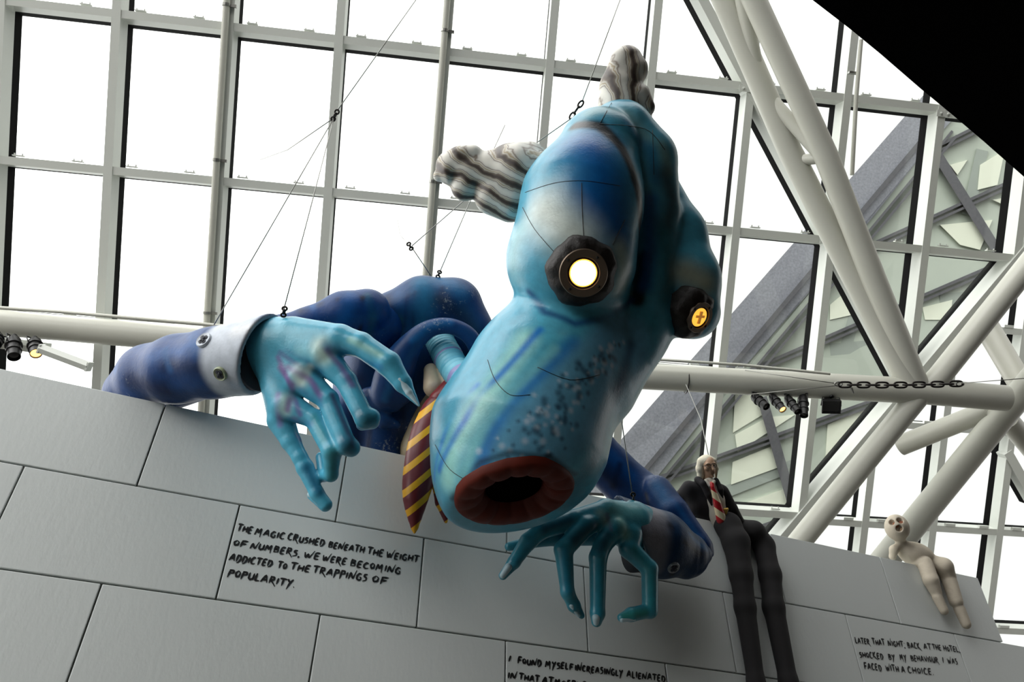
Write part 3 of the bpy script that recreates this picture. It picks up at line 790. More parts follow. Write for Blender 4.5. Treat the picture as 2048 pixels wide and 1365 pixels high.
# grey swirled hair
def hair_mat(nm, rot):
    m = bpy.data.materials.new(nm); m.use_nodes = True; nt = m.node_tree; b = nt.nodes['Principled BSDF']; b.inputs['Roughness'].default_value = 0.42
    t = nt.nodes.new('ShaderNodeTexCoord'); mp = nt.nodes.new('ShaderNodeMapping'); mp.inputs['Rotation'].default_value = rot
    nt.links.new(t.outputs['Object'], mp.inputs[0])
    wv = nt.nodes.new('ShaderNodeTexWave'); wv.inputs['Scale'].default_value = 2.0; wv.inputs['Distortion'].default_value = 7.0; wv.inputs['Detail'].default_value = 4; wv.inputs['Detail Scale'].default_value = 0.9
    nt.links.new(mp.outputs[0], wv.inputs['Vector'])
    cr = nt.nodes.new('ShaderNodeValToRGB'); e = cr.color_ramp.elements
    e[0].position = 0.0; e[0].color = rgba((66, 56, 52)); e[1].position = 1.0; e[1].color = rgba((214, 212, 202))
    for ps, c in ((0.15, (110, 98, 86)), (0.30, (186, 182, 170)), (0.42, (150, 134, 104)), (0.55, (204, 202, 192)), (0.68, (120, 108, 96)), (0.80, (196, 194, 186))):
        x = e.new(ps); x.color = rgba(c)
    nt.links.new(wv.outputs['Fac'], cr.inputs[0]); nt.links.new(cr.outputs[0], b.inputs['Base Color'])
    return m
hl = SDF()
hl.chain([(1085, 372, 6.55, 62), (1030, 352, 6.55, 62), (985, 348, 6.55, 44), (945, 345, 6.55, 38), (905, 335, 6.55, 34)], k=0.05)
hl.chain([(1020, 330, 6.6, 42), (1060, 320, 6.6, 36)], k=0.04)
hl.chain([(920, 318, 6.5, 26), (945, 312, 6.5, 22)], k=0.03); hl.chain([(892, 348, 6.5, 26), (878, 352, 6.5, 12)], k=0.03)
hl.chain([(930, 375, 6.5, 28)], k=0.03); hl.chain([(985, 395, 6.5, 36), (1020, 405, 6.5, 40)], k=0.04)
def hair_obj(sd, h, m):
    V, F = sd.mesh(h, 2); o = from_pydata('hair', V, F, m, root, True); return o
hair_obj(hl, 0.013, hair_mat('swirled_grey_hair', (0.3, 0.2, 1.2)))
ht = SDF(); ht.chain([(1243, 215, 6.75, 48), (1240, 178, 6.75, 42)], k=0.04); ht.chain([(1262, 140, 6.75, 34), (1255, 122, 6.75, 30)], k=0.05); ht.chain([(1232, 165, 6.72, 28), (1245, 120, 6.72, 24)], k=0.03); ht.chain([(1275, 195, 6.7, 28), (1290, 215, 6.7, 20)], k=0.03)
hair_obj(ht, 0.012, hair_mat('swirled_grey_hair', (1.1, 0.1, 0.2)))

# neck: a soft ribbed tube from the collar to the head
NP = curve([pt(874, 668, 7.25), pt(888, 700, 7.1), pt(915, 745, 6.85), (pt(965, 800, 6.4))], 26)
nrad = [0.138+0.005*math.sin(i*1.9)+0.002*math.sin(i*4.1) for i in range(len(NP))]
mb = MB(); mb.tube(NP, nrad, 28)
for i in range(len(mb.f)-2): mb.mi[i] = 1 if (i//28) % 21 in (15, 16) else (2 if (i//28) % 21 in (5, 6, 7) else 0)
for i in range(28*8): mb.mi[i] = 3
mb.build('neck', [mat('neck_blue', (112, 186, 206), 0.4, bump=0.4, bscale=16), mat('neck_mauve', (132, 132, 180), 0.4), mat('neck_teal', (84, 166, 190), 0.4), mat('neck_grey', (168, 172, 164), 0.5)], root, True)

# jacket
NAVY = (8, 50, 96)
def suit(L): return [(p, r, (c[0]*0.42, c[1]*0.74, c[2]*0.76), o) for p, r, c, o in L]
jk = SDF()
jk.ellpx(825, 770, 7.62, 158, 190, 100, 0, k=0.1)
jk.chain([(762, 640, 7.45, 46), (845, 606, 7.4, 50), (908, 612, 7.4, 52), (934, 660, 7.4, 48), (958, 730, 7.4, 46)], k=0.10)
jk.chain([(700, 830, 7.45, 55), (705, 960, 7.4, 60)], k=0.08); jk.chain([(775, 810, 7.4, 46), (768, 960, 7.35, 62)], k=0.06)
jk.chain([(770, 680, 7.4, 60), (740, 780, 7.4, 60)], k=0.08)
jk.cone(pt(890, 690, 6.9), pt(868, 800, 6.8), 0.17, 0.22, k=0.03, sub=True); jk.cone(pt(868, 800, 6.8), pt(862, 980, 6.8), 0.22, 0.26, k=0.03, sub=True)
js = [
 ([(845, 565), (850, 600), (842, 650)], 40, (96, 150, 196), 0.8), ([(880, 560), (920, 580)], 34, (70, 128, 180), 0.7), ([(800, 590), (810, 640)], 34, (60, 112, 170), 0.5),
 ([(770, 600), (775, 650), (780, 700)], 22, (26, 34, 56), 0.7), ([(880, 600), (930, 640), (960, 700)], 34, (26, 40, 66), 0.75), ([(885, 575), (884, 640)], 10, (20, 40, 80), 0.6),
 ([(800, 640), (790, 690)], 18, (120, 136, 140), 0.5), ([(720, 760), (715, 880)], 26, (18, 38, 84), 0.8), ([(680, 760), (665, 850)], 24, (44, 96, 168), 0.7),
 ([(780, 850), (775, 900)], 30, (20, 60, 130), 0.6), ([(815, 720), (800, 900)], 14, (16, 36, 76), 0.7), ([(740, 820), (735, 900)], 12, (10, 22, 50), 0.8), ([(830, 585), (825, 660)], 7, (22, 56, 110), 0.6), ([(815, 592), (808, 655)], 7, (22, 56, 110), 0.6)]
jacket = sdf_obj('jacket', jk, 0.02, M_SUIT, root, NAVY, suit(js), smooth=3)
lp = SDF(); lp.spl([(962, 735, 7.05, 14), (950, 690, 6.98, 15), (930, 665, 6.95, 15), (895, 652, 6.92, 15), (855, 660, 6.92, 17), (818, 694, 6.92, 24), (790, 745, 6.95, 36), (775, 790, 7.0, 34)], 5, 0.02)
lp.chain([(800, 790, 6.98, 26), (790, 812, 6.98, 12)], k=0.04); lp.chain([(740, 800, 7.05, 26), (770, 842, 7.0, 16), (795, 850, 7.0, 8)], k=0.04)
sdf_obj('lapel', lp, 0.011, M_SUIT, jacket, (14, 52, 98), suit([([(900, 645), (860, 652), (825, 680)], 14, (70, 128, 190), 0.6), ([(790, 745), (770, 800)], 14, (80, 130, 186), 0.55), ([(790, 828), (750, 826)], 12, (8, 14, 30), 0.9), ([(830, 720), (815, 770)], 14, (16, 44, 96), 0.7)]))
uL = SDF()
uL.chain([(736, 622, 7.0, 44), (690, 634, 6.95, 50), (620, 655, 6.85, 40), (560, 672, 6.75, 40), (440, 735, 6.5, 52), (330, 775, 6.4, 50)], k=0.05); uL.chain([(728, 626, 7.05, 46), (752, 660, 7.2, 52), (760, 690, 7.3, 45)], k=0.03)
def along(a, b): return [a, b]
us = [([(600, 620), (620, 680)], 16, (30, 40, 78), 0.8), ([(640, 608), (660, 690)], 16, (34, 42, 76), 0.7), ([(625, 612), (640, 660)], 12, (54, 118, 196), 0.7), ([(700, 590), (690, 640)], 26, (44, 112, 190), 0.7), ([(735, 590), (745, 640), (735, 690)], 16, (56, 100, 130), 0.8), ([(725, 595), (720, 660)], 10, (12, 24, 52), 0.9), ([(570, 640), (580, 670)], 16, (30, 80, 160), 0.6), ([(675, 598), (680, 680)], 9, (16, 40, 92), 0.8)]
sdf_obj('upper_sleeve', uL, 0.014, M_SUIT, jacket, (8, 54, 108), suit(us))
# shirt, collar, tie
sh = SDF(); sh.chain([(872, 735, 7.35, 34), (852, 900, 7.25, 50), (850, 960, 7.25, 50)], k=0.05)
sdf_obj('shirt', sh, 0.014, M_PLAIN, root, (150, 136, 108))
cl = SDF(); cl.chain([(862, 742, 7.0, 15), (868, 774, 6.92, 22)], k=0.02); cl.chain([(880, 748, 6.98, 12), (896, 772, 6.9, 12)], k=0.02)
sdf_obj('shirt_collar', cl, 0.008, M_PLAIN, root, (196, 176, 150), [([(868, 770)], 14, (150, 140, 140), 0.4)])
def stripe_mat(nm, d, period, ca, cb, frac):
    m = bpy.data.materials.new(nm); m.use_nodes = True; nt = m.node_tree; b = nt.nodes['Principled BSDF']; b.inputs['Roughness'].default_value = 0.4
    t = nt.nodes.new('ShaderNodeTexCoord'); vm = nt.nodes.new('ShaderNodeVectorMath'); vm.operation = 'DOT_PRODUCT'; vm.inputs[1].default_value = tuple(float(x)/period for x in d)
    nt.links.new(t.outputs['Object'], vm.inputs[0]); fr = nt.nodes.new('ShaderNodeMath'); fr.operation = 'FRACT'; nt.links.new(vm.outputs['Value'], fr.inputs[0])
    lt = nt.nodes.new('ShaderNodeMath'); lt.operation = 'LESS_THAN'; lt.inputs[1].default_value = frac; nt.links.new(fr.outputs[0], lt.inputs[0])
    mx = nt.nodes.new('ShaderNodeMix'); mx.data_type = 'RGBA'; mx.inputs['A'].default_value = rgba(ca); mx.inputs['B'].default_value = rgba(cb)
    nt.links.new(lt.outputs[0], mx.inputs['Factor']); nt.links.new(mx.outputs['Result'], b.inputs['Base Color']); return m
M_TIE = stripe_mat('maroon_and_yellow_stripes', RIGHT*0.62-UP*0.79, 0.141, (104, 26, 34), (232, 172, 26), 0.36)
tie = SDF(); tie.spl([(868, 812, 6.68, 19), (852, 870, 6.5, 29), (840, 940, 6.33, 31), (831, 1000, 6.2, 23), (829, 1066, 6.12, 3)], 4, 0.03)
tie.chain([(870, 860, 6.55, 18), (872, 930, 6.4, 15), (884, 1005, 6.27, 14), (892, 1044, 6.22, 4)], k=0.01)
V, F = tie.mesh(0.009, 2); tie_o = from_pydata('tie', V, F, M_TIE, root, True)
kn = SDF(); kn.chain([(900, 768, 6.86, 13), (878, 800, 6.72, 20)], k=0.02); V, F = kn.mesh(0.009, 2)
from_pydata('tie_knot', V, F, mat('maroon_fabric', (112, 24, 30), 0.4), tie_o, True)

# ---- forearm sleeve and hand at the left of the picture
def button(sd, px, py, r, par, col):
    p, d = sd.hit(px, py)
    if p is None: return
    a = sd.normal(p); R = r*d/FPX; mb = MB(); mb.lathe(p-a*0.01, a, [(0, R), (0.018, R), (0.026, R*0.9), (0.02, R*0.75), (0.02, 0.0)], 28); b = mb.build('button', mat('pale_button_fabric', col, 0.5), par, True, 50)
    u = np.cross(a, UP); u /= np.linalg.norm(u); w = np.cross(u, a); t = MB()
    for s in (1, -1):
        q = (u*0.8+w*s)/1.28; t.tube([p+a*0.013-q*R*0.36, p+a*0.016, p+a*0.013+q*R*0.36], 0.011, 8)
    for e in ((1, 1), (1, -1), (-1, 1), (-1, -1)):
        c = p+a*0.012+(u*0.8*e[0]+w*e[1])*R*0.28; t.lathe(c, a, [(0, 0.018), (0.004, 0.018), (0.005, 0)], 10)
    t.build('button_thread', mat('dark_thread', (40, 44, 54), 0.7), b)
def cuff_cup(c, a, R, par):
    mb = MB(); mb.lathe(c, -a, [(0.0, R*0.985), (0.05, R*0.95), (0.1, R*0.92), (0.20, R*0.85), (0.21, 0.0)], 40)
    mb.build('cuff_lining', M_NAVY, par, True)
sl = SDF()
sl.chain([(262, 785, 6.42, 52), (300, 752, 6.28, 62), (360, 738, 6.12, 68), (430, 726, 5.98, 70), (560, 706, 5.78, 82)], k=0.05)
a = RIGHT*0.93-FWD*0.27-UP*0.26; a /= np.linalg.norm(a); cc = pt(528, 711, 5.83); A1 = pt(560, 706, 5.78)-pt(430, 726, 5.98); A1 /= np.linalg.norm(A1)
sl.P.append(('h', cc, -a, 0.02, True)); sl.cone(cc+A1*0.2, cc-A1*0.30, 0.275, 0.24, k=0.01, sub=True)
ss_ = [
 ([(300, 715), (420, 690)], 30, (52, 110, 190), 0.6), ([(260, 760), (330, 780)], 34, (18, 40, 96), 0.8), ([(330, 730), (410, 740)], 28, (26, 44, 92), 0.7), ([(350, 775), (430, 770)], 26, (20, 90, 170), 0.6),
 ([(330, 700), (340, 740)], 14, (70, 120, 190), 0.6), ([(385, 672), (400, 710)], 24, (50, 108, 180), 0.6), ([(440, 670), (430, 740)], 16, (22, 36, 80), 0.8), ([(230, 740), (240, 700)], 18, (48, 110, 190), 0.7), ([(400, 735), (405, 715)], 18, (30, 44, 90), 0.7),
 ([(503, 714, 5.86)], 104, (176, 184, 194), 1.0, 0.84), ([(475, 660), (500, 655)], 30, (206, 208, 210), 0.7), ([(465, 770), (500, 775)], 20, (130, 146, 168), 0.6)]
slv = sdf_obj('forearm_sleeve', sl, 0.012, M_SUIT, jacket, (9, 54, 108), suit(ss_[:9])+ss_[9:], smooth=2)
cuff_cup(cc-A1*0.04, A1, 0.283, slv)
button(sl, 408, 681, 17, slv, (196, 204, 214)); button(sl, 441, 748, 15, slv, (150, 160, 130))
HB = (76, 166, 194)
hd_ = SDF()
hd_.chain([(505, 700, 5.98, 56), (552, 694, 5.86, 56)], k=0.06)
for q in ([(556, 690, 5.86, 52), (645, 712, 5.66, 34)], [(552, 700, 5.86, 50), (602, 754, 5.64, 33)], [(552, 710, 5.86, 46), (572, 808, 5.62, 30)], [(556, 720, 5.88, 40), (562, 838, 5.66, 26)]): hd_.chain(q, k=0.07)
hd_.chain([(590, 668, 5.8, 34), (680, 680, 5.68, 31), (722, 690, 5.62, 25), (777, 728, 5.54, 25), (806, 768, 5.49, 18), (838, 812, 5.43, 3)], k=0.02, k0=0.08)
hd_.chain([(648, 716, 5.66, 31), (692, 762, 5.56, 21), (730, 838, 5.42, 20), (742, 836, 5.44, 19)], k=0.02)
hd_.chain([(745, 846, 5.48, 13), (724, 850, 5.56, 12)], k=0.03)
hd_.chain([(603, 756, 5.64, 31), (656, 800, 5.54, 21), (692, 890, 5.38, 20), (702, 896, 5.40, 19)], k=0.02)
hd_.chain([(574, 811, 5.62, 29), (628, 838, 5.54, 19), (664, 902, 5.40, 20), (662, 950, 5.42, 14), (648, 952, 5.5, 12), (642, 915, 5.6, 11)], k=0.02)
hd_.chain([(562, 842, 5.66, 27), (582, 884, 5.58, 19), (600, 916, 5.52, 15), (610, 936, 5.5, 17), (634, 988, 5.42, 14), (652, 1010, 5.40, 13)], k=0.02)
hd_.chain([(650, 1012, 5.41, 12), (622, 992, 5.52, 8)], k=0.015)
PUR = (118, 84, 150)
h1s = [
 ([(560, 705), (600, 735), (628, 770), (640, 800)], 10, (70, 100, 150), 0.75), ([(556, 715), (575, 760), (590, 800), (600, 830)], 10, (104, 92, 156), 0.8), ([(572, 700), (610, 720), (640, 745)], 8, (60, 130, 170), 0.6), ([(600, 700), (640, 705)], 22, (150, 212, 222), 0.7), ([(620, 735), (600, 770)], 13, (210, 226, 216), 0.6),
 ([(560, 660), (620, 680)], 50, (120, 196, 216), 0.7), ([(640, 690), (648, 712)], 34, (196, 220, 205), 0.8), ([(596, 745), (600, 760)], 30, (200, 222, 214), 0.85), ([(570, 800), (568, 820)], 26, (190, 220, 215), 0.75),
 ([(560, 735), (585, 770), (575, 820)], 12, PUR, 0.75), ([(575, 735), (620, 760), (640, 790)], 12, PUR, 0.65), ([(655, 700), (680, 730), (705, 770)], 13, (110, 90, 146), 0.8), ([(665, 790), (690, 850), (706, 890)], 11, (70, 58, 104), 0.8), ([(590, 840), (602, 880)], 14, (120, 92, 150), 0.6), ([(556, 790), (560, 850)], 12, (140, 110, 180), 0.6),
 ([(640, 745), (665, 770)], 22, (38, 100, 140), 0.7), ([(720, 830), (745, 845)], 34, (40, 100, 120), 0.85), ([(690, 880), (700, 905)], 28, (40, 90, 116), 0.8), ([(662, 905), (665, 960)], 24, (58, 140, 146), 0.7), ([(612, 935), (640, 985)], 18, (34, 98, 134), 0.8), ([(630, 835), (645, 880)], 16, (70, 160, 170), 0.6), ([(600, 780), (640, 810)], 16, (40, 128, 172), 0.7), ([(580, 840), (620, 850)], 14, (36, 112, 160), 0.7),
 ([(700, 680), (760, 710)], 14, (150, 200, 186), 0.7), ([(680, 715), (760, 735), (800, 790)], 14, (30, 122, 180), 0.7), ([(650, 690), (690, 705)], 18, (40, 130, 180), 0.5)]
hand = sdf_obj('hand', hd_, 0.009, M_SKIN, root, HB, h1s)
def nail(pts, par, h=0.005):
    s = SDF(); s.chain(pts, k=0.01); V, F = s.mesh(h, 1); from_pydata('fingernail', V, F, M_NAIL, par, True)
nail([(800, 760, 5.455, 8), (818, 785, 5.43, 7), (837, 811, 5.40, 2)], hand); nail([(632, 997, 5.46, 6), (620, 990, 5.50, 6)], hand)

# ---- far arm and hand at the right of the picture
ur = SDF(); ur.chain([(1080, 800, 7.6, 50), (1180, 897, 7.62, 47), (1262, 978, 7.6, 47), (1310, 1000, 7.45, 42)], k=0.05)
ur.chain([(1312, 985, 7.4, 34), (1345, 1030, 7.2, 35), (1400, 1095, 6.98, 26), (1420, 1108, 6.94, 8)], k=0.03, k0=0.01)
sdf_obj('upper_sleeve', ur, 0.014, M_SUIT, jacket, (10, 46, 92), suit([([(1200, 890), (1260, 950)], 24, (20, 96, 176), 0.7), ([(1190, 930), (1230, 970)], 20, (14, 34, 80), 0.8), ([(1240, 930), (1225, 975)], 12, (12, 30, 70), 0.8), ([(1313, 970), (1330, 1000)], 26, (40, 120, 180), 0.6), ([(1335, 1040), (1390, 1090)], 14, (12, 50, 110), 0.7), ([(1292, 990), (1300, 1020)], 9, (10, 24, 50), 0.8), ([(1345, 1000), (1400, 1080)], 12, (30, 100, 166), 0.6)]))
sr = SDF(); sr.chain([(1425, 1108, 6.86, 2), (1404, 1110, 6.84, 20), (1372, 1110, 6.8, 46), (1320, 1090, 6.72, 66), (1220, 1070, 6.6, 80)], k=0.03)
a2 = -RIGHT*0.93-FWD*0.22-UP*0.30; a2 /= np.linalg.norm(a2); c2 = pt(1262, 1078, 6.65); A2 = pt(1220, 1070, 6.6)-pt(1320, 1090, 6.72); A2 /= np.linalg.norm(A2)
sr.P.append(('h', c2, -a2, 0.02, True)); sr.cone(c2+A2*0.2, c2-A2*0.20, 0.285, 0.25, k=0.01, sub=True)
sr_o = sdf_obj('forearm_sleeve', sr, 0.012, M_SUIT, jacket, (16, 50, 84), [([(1400, 1100), (1370, 1130)], 40, (18, 44, 74), 0.8), ([(1268, 1080, 6.66)], 88, (134, 132, 140), 1.0, 0.80), ([(1340, 1050), (1345, 1150)], 14, (20, 24, 32), 0.8), ([(1370, 1085), (1400, 1110)], 12, (20, 24, 28), 0.6), ([(1380, 1070), (1415, 1100)], 12, (30, 90, 140), 0.6)])
cuff_cup(c2-A2*0.04, A2, 0.292, sr_o); button(sr, 1347, 1136, 13, sr_o, (150, 156, 162))
HB2 = (52, 134, 154)
hr = SDF()
hr.chain([(1290, 1058, 6.66, 44), (1262, 1052, 6.58, 46)], k=0.06)
for q in ([(1262, 1045, 6.58, 40), (1212, 1020, 6.42, 22)], [(1258, 1048, 6.56, 40), (1196, 1038, 6.36, 22)], [(1258, 1052, 6.54, 40), (1228, 1062, 6.34, 24)], [(1260, 1058, 6.54, 40), (1258, 1076, 6.38, 26)]): hr.chain(q, k=0.06)
hr.chain([(1215, 1020, 6.42, 21), (1148, 1040, 6.30, 20), (1082, 1062, 6.18, 17), (1056, 1084, 6.14, 17), (1028, 1125, 6.06, 13), (1006, 1152, 6.02, 9)], k=0.02)
hr.chain([(1180, 1072, 6.45, 20), (1110, 1078, 6.32, 14), (1060, 1085, 6.28, 12), (1018, 1094, 6.24, 9)], k=0.02, k0=0.05)
hr.chain([(1200, 1036, 6.38, 23), (1172, 1052, 6.26, 20), (1127, 1100, 6.12, 19), (1135, 1185, 6.0, 14), (1148, 1212, 6.02, 13), (1163, 1232, 6.05, 7)], k=0.02)
hr.chain([(1230, 1058, 6.34, 24), (1206, 1088, 6.24, 19), (1196, 1116, 6.16, 18), (1195, 1228, 6.02, 15), (1193, 1244, 6.02, 11)], k=0.02)
hr.chain([(1258, 1072, 6.38, 26), (1258, 1098, 6.3, 20), (1299, 1138, 6.24, 17), (1300, 1222, 6.14, 16)], k=0.02); hr.chain([(1298, 1222, 6.14, 14), (1262, 1230, 6.06, 14), (1243, 1236, 6.02, 9)], k=0.015)
h2s = [([(1225, 1020), (1270, 1020)], 34, (110, 176, 180), 0.8), ([(1200, 1025), (1215, 1045)], 18, (140, 160, 150), 0.6), ([(1240, 1040), (1252, 1070)], 20, (130, 176, 160), 0.6), ([(1140, 1040), (1090, 1060)], 18, (24, 74, 96), 0.8), ([(1190, 1050), (1150, 1080)], 22, (22, 64, 84), 0.85), ([(1215, 1070), (1200, 1100)], 20, (26, 62, 80), 0.85), ([(1215, 1030), (1222, 1060)], 8, (96, 90, 120), 0.6),
       ([(1128, 1105), (1135, 1180)], 18, (34, 128, 160), 0.8), ([(1195, 1130), (1195, 1230)], 18, (34, 132, 158), 0.8), ([(1300, 1150), (1300, 1210)], 18, (44, 140, 152), 0.8), ([(1250, 1232), (1290, 1226)], 16, (52, 138, 128), 0.8), ([(1060, 1090), (1020, 1140)], 16, (50, 140, 168), 0.8), ([(1270, 1100), (1295, 1135)], 16, (52, 140, 150), 0.7), ([(1140, 1205), (1160, 1230)], 12, (22, 80, 90), 0.6)]
hand2 = sdf_obj('hand', hr, 0.009, M_SKIN, root, HB2, h2s)
nail([(1017, 1135, 6.015, 8), (1005, 1152, 5.99, 6)], hand2); nail([(1143, 1212, 5.975, 5), (1157, 1232, 6.01, 4)], hand2); nail([(1192, 1236, 5.97, 8), (1192, 1246, 5.98, 6)], hand2); nail([(1268, 1238, 6.03, 5), (1244, 1241, 5.995, 5)], hand2)
# ------------------------------------------------------------------ seated mannequin
def sdfm(name, sd, h, m, par, smooth=2):
    V, F = sd.mesh(h, smooth); return from_pydata(name, V, F, m, par, True)
man = empty('seated_mannequin', pt(1425, 1040, 7.75), label='seated mannequin with white hair, dark coat and striped tie on top of the wall', cat='mannequin')
M_FACE = mat('tan_skin', (182, 146, 118), 0.5, var=0.12, vscale=14)
M_COAT = mat('dark_wool', (30, 27, 30), 0.85, var=0.25, vscale=6, bump=0.4, bscale=14)
bd = SDF()
D = 7.72
bd.ellpx(1417, 929, D, 12.5, 15.5, 14, 8, k=0.02); bd.ellpx(1421, 942, D-0.02, 9, 12, 10, 6, k=0.03)      # skull and jaw
bd.chain([(1424.5, 932, D-0.072, 2.2), (1426.5, 939.5, D-0.098, 2.6)], k=0.012)                                        # nose
bd.chain([(1414, 929, D-0.066, 2.2), (1430, 927.5, D-0.055, 2.0)], k=0.012)                                            # brow
bd.chain([(1421, 945.4, D-0.066, 1.3), (1429, 944.6, D-0.058, 1.2)], k=0.006); bd.chain([(1422, 948, D-0.064, 1.5), (1428.5, 947.4, D-0.058, 1.4)], k=0.006)   # lips
bd.chain([(1425, 953, D-0.052, 3.0)], k=0.015); bd.chain([(1413, 938, D-0.05, 4)], k=0.02)                             # chin, cheek
bd.chain([(1403, 935, D-0.01, 2.6), (1404, 940, D-0.01, 2.0)], k=0.008)                                                # ear
bd.chain([(1416, 944, D+0.01, 8.5), (1416, 966, D+0.03, 9.5)], k=0.03)
for ex_, ey_ in ((1416.5, 933), (1427.5, 931.8)): bd.chain([(ex_, ey_, D-0.09, 2.6)], k=0.01); bd.P[-1] = (*bd.P[-1][:-1], True)
body = sdfm('body', bd, 0.0045, M_FACE, man)
for ex_, ey_ in ((1417, 933, ), (1428, 931.8)):
    mb = MB(); c = pt(ex_, ey_, D-0.058); mb.lathe(c, -FWD, [(-0.012, 0.0), (-0.006, 0.010), (0.0, 0.0115), (0.006, 0.008), (0.009, 0.0)], 12); mb.build('eye', mat('dark_eye', (38, 30, 26), 0.3), body, True)
hs_ = SDF()
hs_.ellpx(1413, 923, D+0.03, 16, 13, 15, 0, k=0.02); hs_.chain([(1402, 924, D+0.02, 8), (1400, 938, D+0.02, 8), (1401, 952, D+0.02, 6), (1403, 960, D+0.02, 3)], k=0.02)
hs_.chain([(1427, 922, D+0.02, 6), (1432.5, 938, D+0.02, 4.0), (1432, 957, D+0.03, 2.0)], k=0.02)
hs_.ellpx(1420, 933, D-0.06, 10.5, 13, 13, 6, k=0.01, sub=True)
sdfm('hair', hs_, 0.005, mat('long_white_hair', (226, 218, 196), 0.7, bump=0.5, bscale=60), body)
gl = MB()
for ex_, ey_ in ((1416.5, 932.5), (1427.8, 931.2)):
    P = [pt(ex_+5.0*math.cos(t), ey_+4.6*math.sin(t), D-0.094+0.004*abs(math.cos(t))) for t in np.linspace(0, 2*math.pi, 21)]; gl.tube(P, 0.0025, 6, False)
gl.tube([pt(1421.4, 931.5, D-0.094), pt(1423, 931, D-0.094)], 0.0025, 6); gl.tube([pt(1411.5, 932, D-0.092), pt(1403, 933, D-0.01)], 0.0025, 6)
gl.build('eyeglasses', M_BLKMET, man, True)
ct = SDF()
ct.ellpx(1416, 1005, 7.78, 36, 44, 24, -6, k=0.03); ct.chain([(1381, 975, 7.75, 12), (1440, 982, 7.75, 13)], k=0.06)
ct.chain([(1388, 1020, 7.75, 18), (1395, 1050, 7.75, 20), (1440, 1050, 7.75, 20)], k=0.05)
ct.chain([(1376, 974, 7.76, 12), (1361, 995, 7.8, 12), (1366, 1012, 7.86, 10)], k=0.02); ct.chain([(1446, 984, 7.75, 12), (1464, 1018, 7.72, 11), (1484, 1054, 7.72, 10)], k=0.02)
ct.chain([(1378, 985, 7.76, 15), (1392, 1010, 7.77, 18)], k=0.03)
ct.cone(pt(1426, 962, 7.5), pt(1442, 1045, 7.48), 0.045, 0.06, k=0.02, sub=True)
coat = sdfm('coat', ct, 0.011, M_COAT, man)
lpz = SDF(); lpz.chain([(1396, 960, 7.72, 7), (1406, 968, 7.66, 7), (1416, 990, 7.63, 6), (1424, 1010, 7.63, 3)], k=0.01); lpz.chain([(1432, 962, 7.7, 6), (1441, 980, 7.65, 6), (1444, 1000, 7.64, 3)], k=0.01); lpz.chain([(1394, 960, 7.74, 6), (1410, 955, 7.82, 5)], k=0.01)
sdfm('lapel', lpz, 0.007, M_COAT, coat)
sh2 = SDF(); sh2.chain([(1419, 966, 7.7, 11), (1430, 1000, 7.7, 18), (1438, 1045, 7.7, 20)], k=0.03); sh2.chain([(1412, 962, 7.66, 4), (1420, 972, 7.63, 4)], k=0.01); sh2.chain([(1428, 964, 7.66, 4), (1424, 972, 7.63, 4)], k=0.01)
sdfm('shirt', sh2, 0.007, mat('white_cotton', (200, 194, 180), 0.8), man)
tz = SDF()
for q in ([(1424, 968, 7.62, 4.5), (1425, 974, 7.6, 4.0)], [(1425, 975, 7.6, 4.2), (1434, 1006, 7.58, 7.5), (1443, 1040, 7.57, 10), (1444, 1048, 7.57, 8)]): tz.chain(q, k=0.005)
sdfm('tie', tz, 0.006, stripe_mat('red_and_cream_stripes', RIGHT*-0.55-UP*0.83, 0.128, (176, 20, 30), (222, 208, 170), 0.47), man)
hb = SDF(); hb.chain([(1450, 1020, 7.575, 3.2), (1452, 1030, 7.57, 1.0)], k=0.004); hb.chain([(1454.5, 1019, 7.575, 3.0), (1452, 1030, 7.57, 1.0)], k=0.004)
sdfm('heart_badge', hb, 0.004, mat('yellow_enamel', (206, 168, 70), 0.4), man)
def onwall(x, y, r, gap=0.03):
    d = wdepth(x, y); return (x, y, d-gap-1.25*r*d/FPX, r)
M_TRS = mat('black_cloth', (28, 26, 28), 0.9, var=0.3, vscale=3.5, bump=0.5, bscale=5, stretch=(1, 1, 0.35))
for q in ([(1436, 1046, 7.78, 22), (1456, 1052, 7.62, 25), onwall(1472, 1085, 26, 0.0), onwall(1482, 1150, 22), onwall(1490, 1215, 20), onwall(1512, 1365, 17), onwall(1530, 1500, 15)],
          [(1470, 1056, 7.8, 20), (1508, 1064, 7.66, 20), onwall(1528, 1092, 20, 0.0), onwall(1540, 1150, 21), onwall(1547, 1215, 20.5), onwall(1577, 1365, 18), onwall(1600, 1500, 15)]):
    t = SDF(); t.chain(q, k=0.05); sdfm('trouser_leg', t, 0.013, M_TRS, man)

# ------------------------------------------------------------------ pale rag doll on the end of the wall
doll = empty('rag_doll', pt(1840, 1130, 8.55), label='pale round-headed rag doll with a three-holed face slumped on the wall end', cat='doll')
M_DOLL = mat('unbleached_cotton', (196, 186, 168), 0.85, var=0.08, vscale=9, bump=0.45, bscale=26)
dl = SDF(); DD = 8.6
dl.ellpx(1794, 1056, DD, 23, 26, 23, -10, k=0.02)
dl.chain([(1800, 1080, DD+0.02, 9), (1806, 1096, DD+0.04, 12)], k=0.05)
dl.ellpx(1832, 1110, DD+0.03, 37, 24, 26, 18, k=0.06)
dl.chain([(1800, 1090, DD, 7), (1788, 1100, DD-0.02, 8), (1785, 1114, DD-0.02, 7)], k=0.03)
dl.chain([(1834, 1122, DD-0.02, 17), (1851, 1128, DD-0.12, 14)], k=0.01)
dl.chain([onwall(1853, 1136, 15, 0.0), onwall(1862, 1162, 15), onwall(1872, 1186, 11)], k=0.012); dl.chain([onwall(1875, 1196, 10), onwall(1888, 1222, 8.5)], k=0.01)
dl.chain([(1866, 1126, DD-0.02, 15), (1888, 1134, DD-0.1, 17), onwall(1896, 1154, 15, 0.02)], k=0.02)
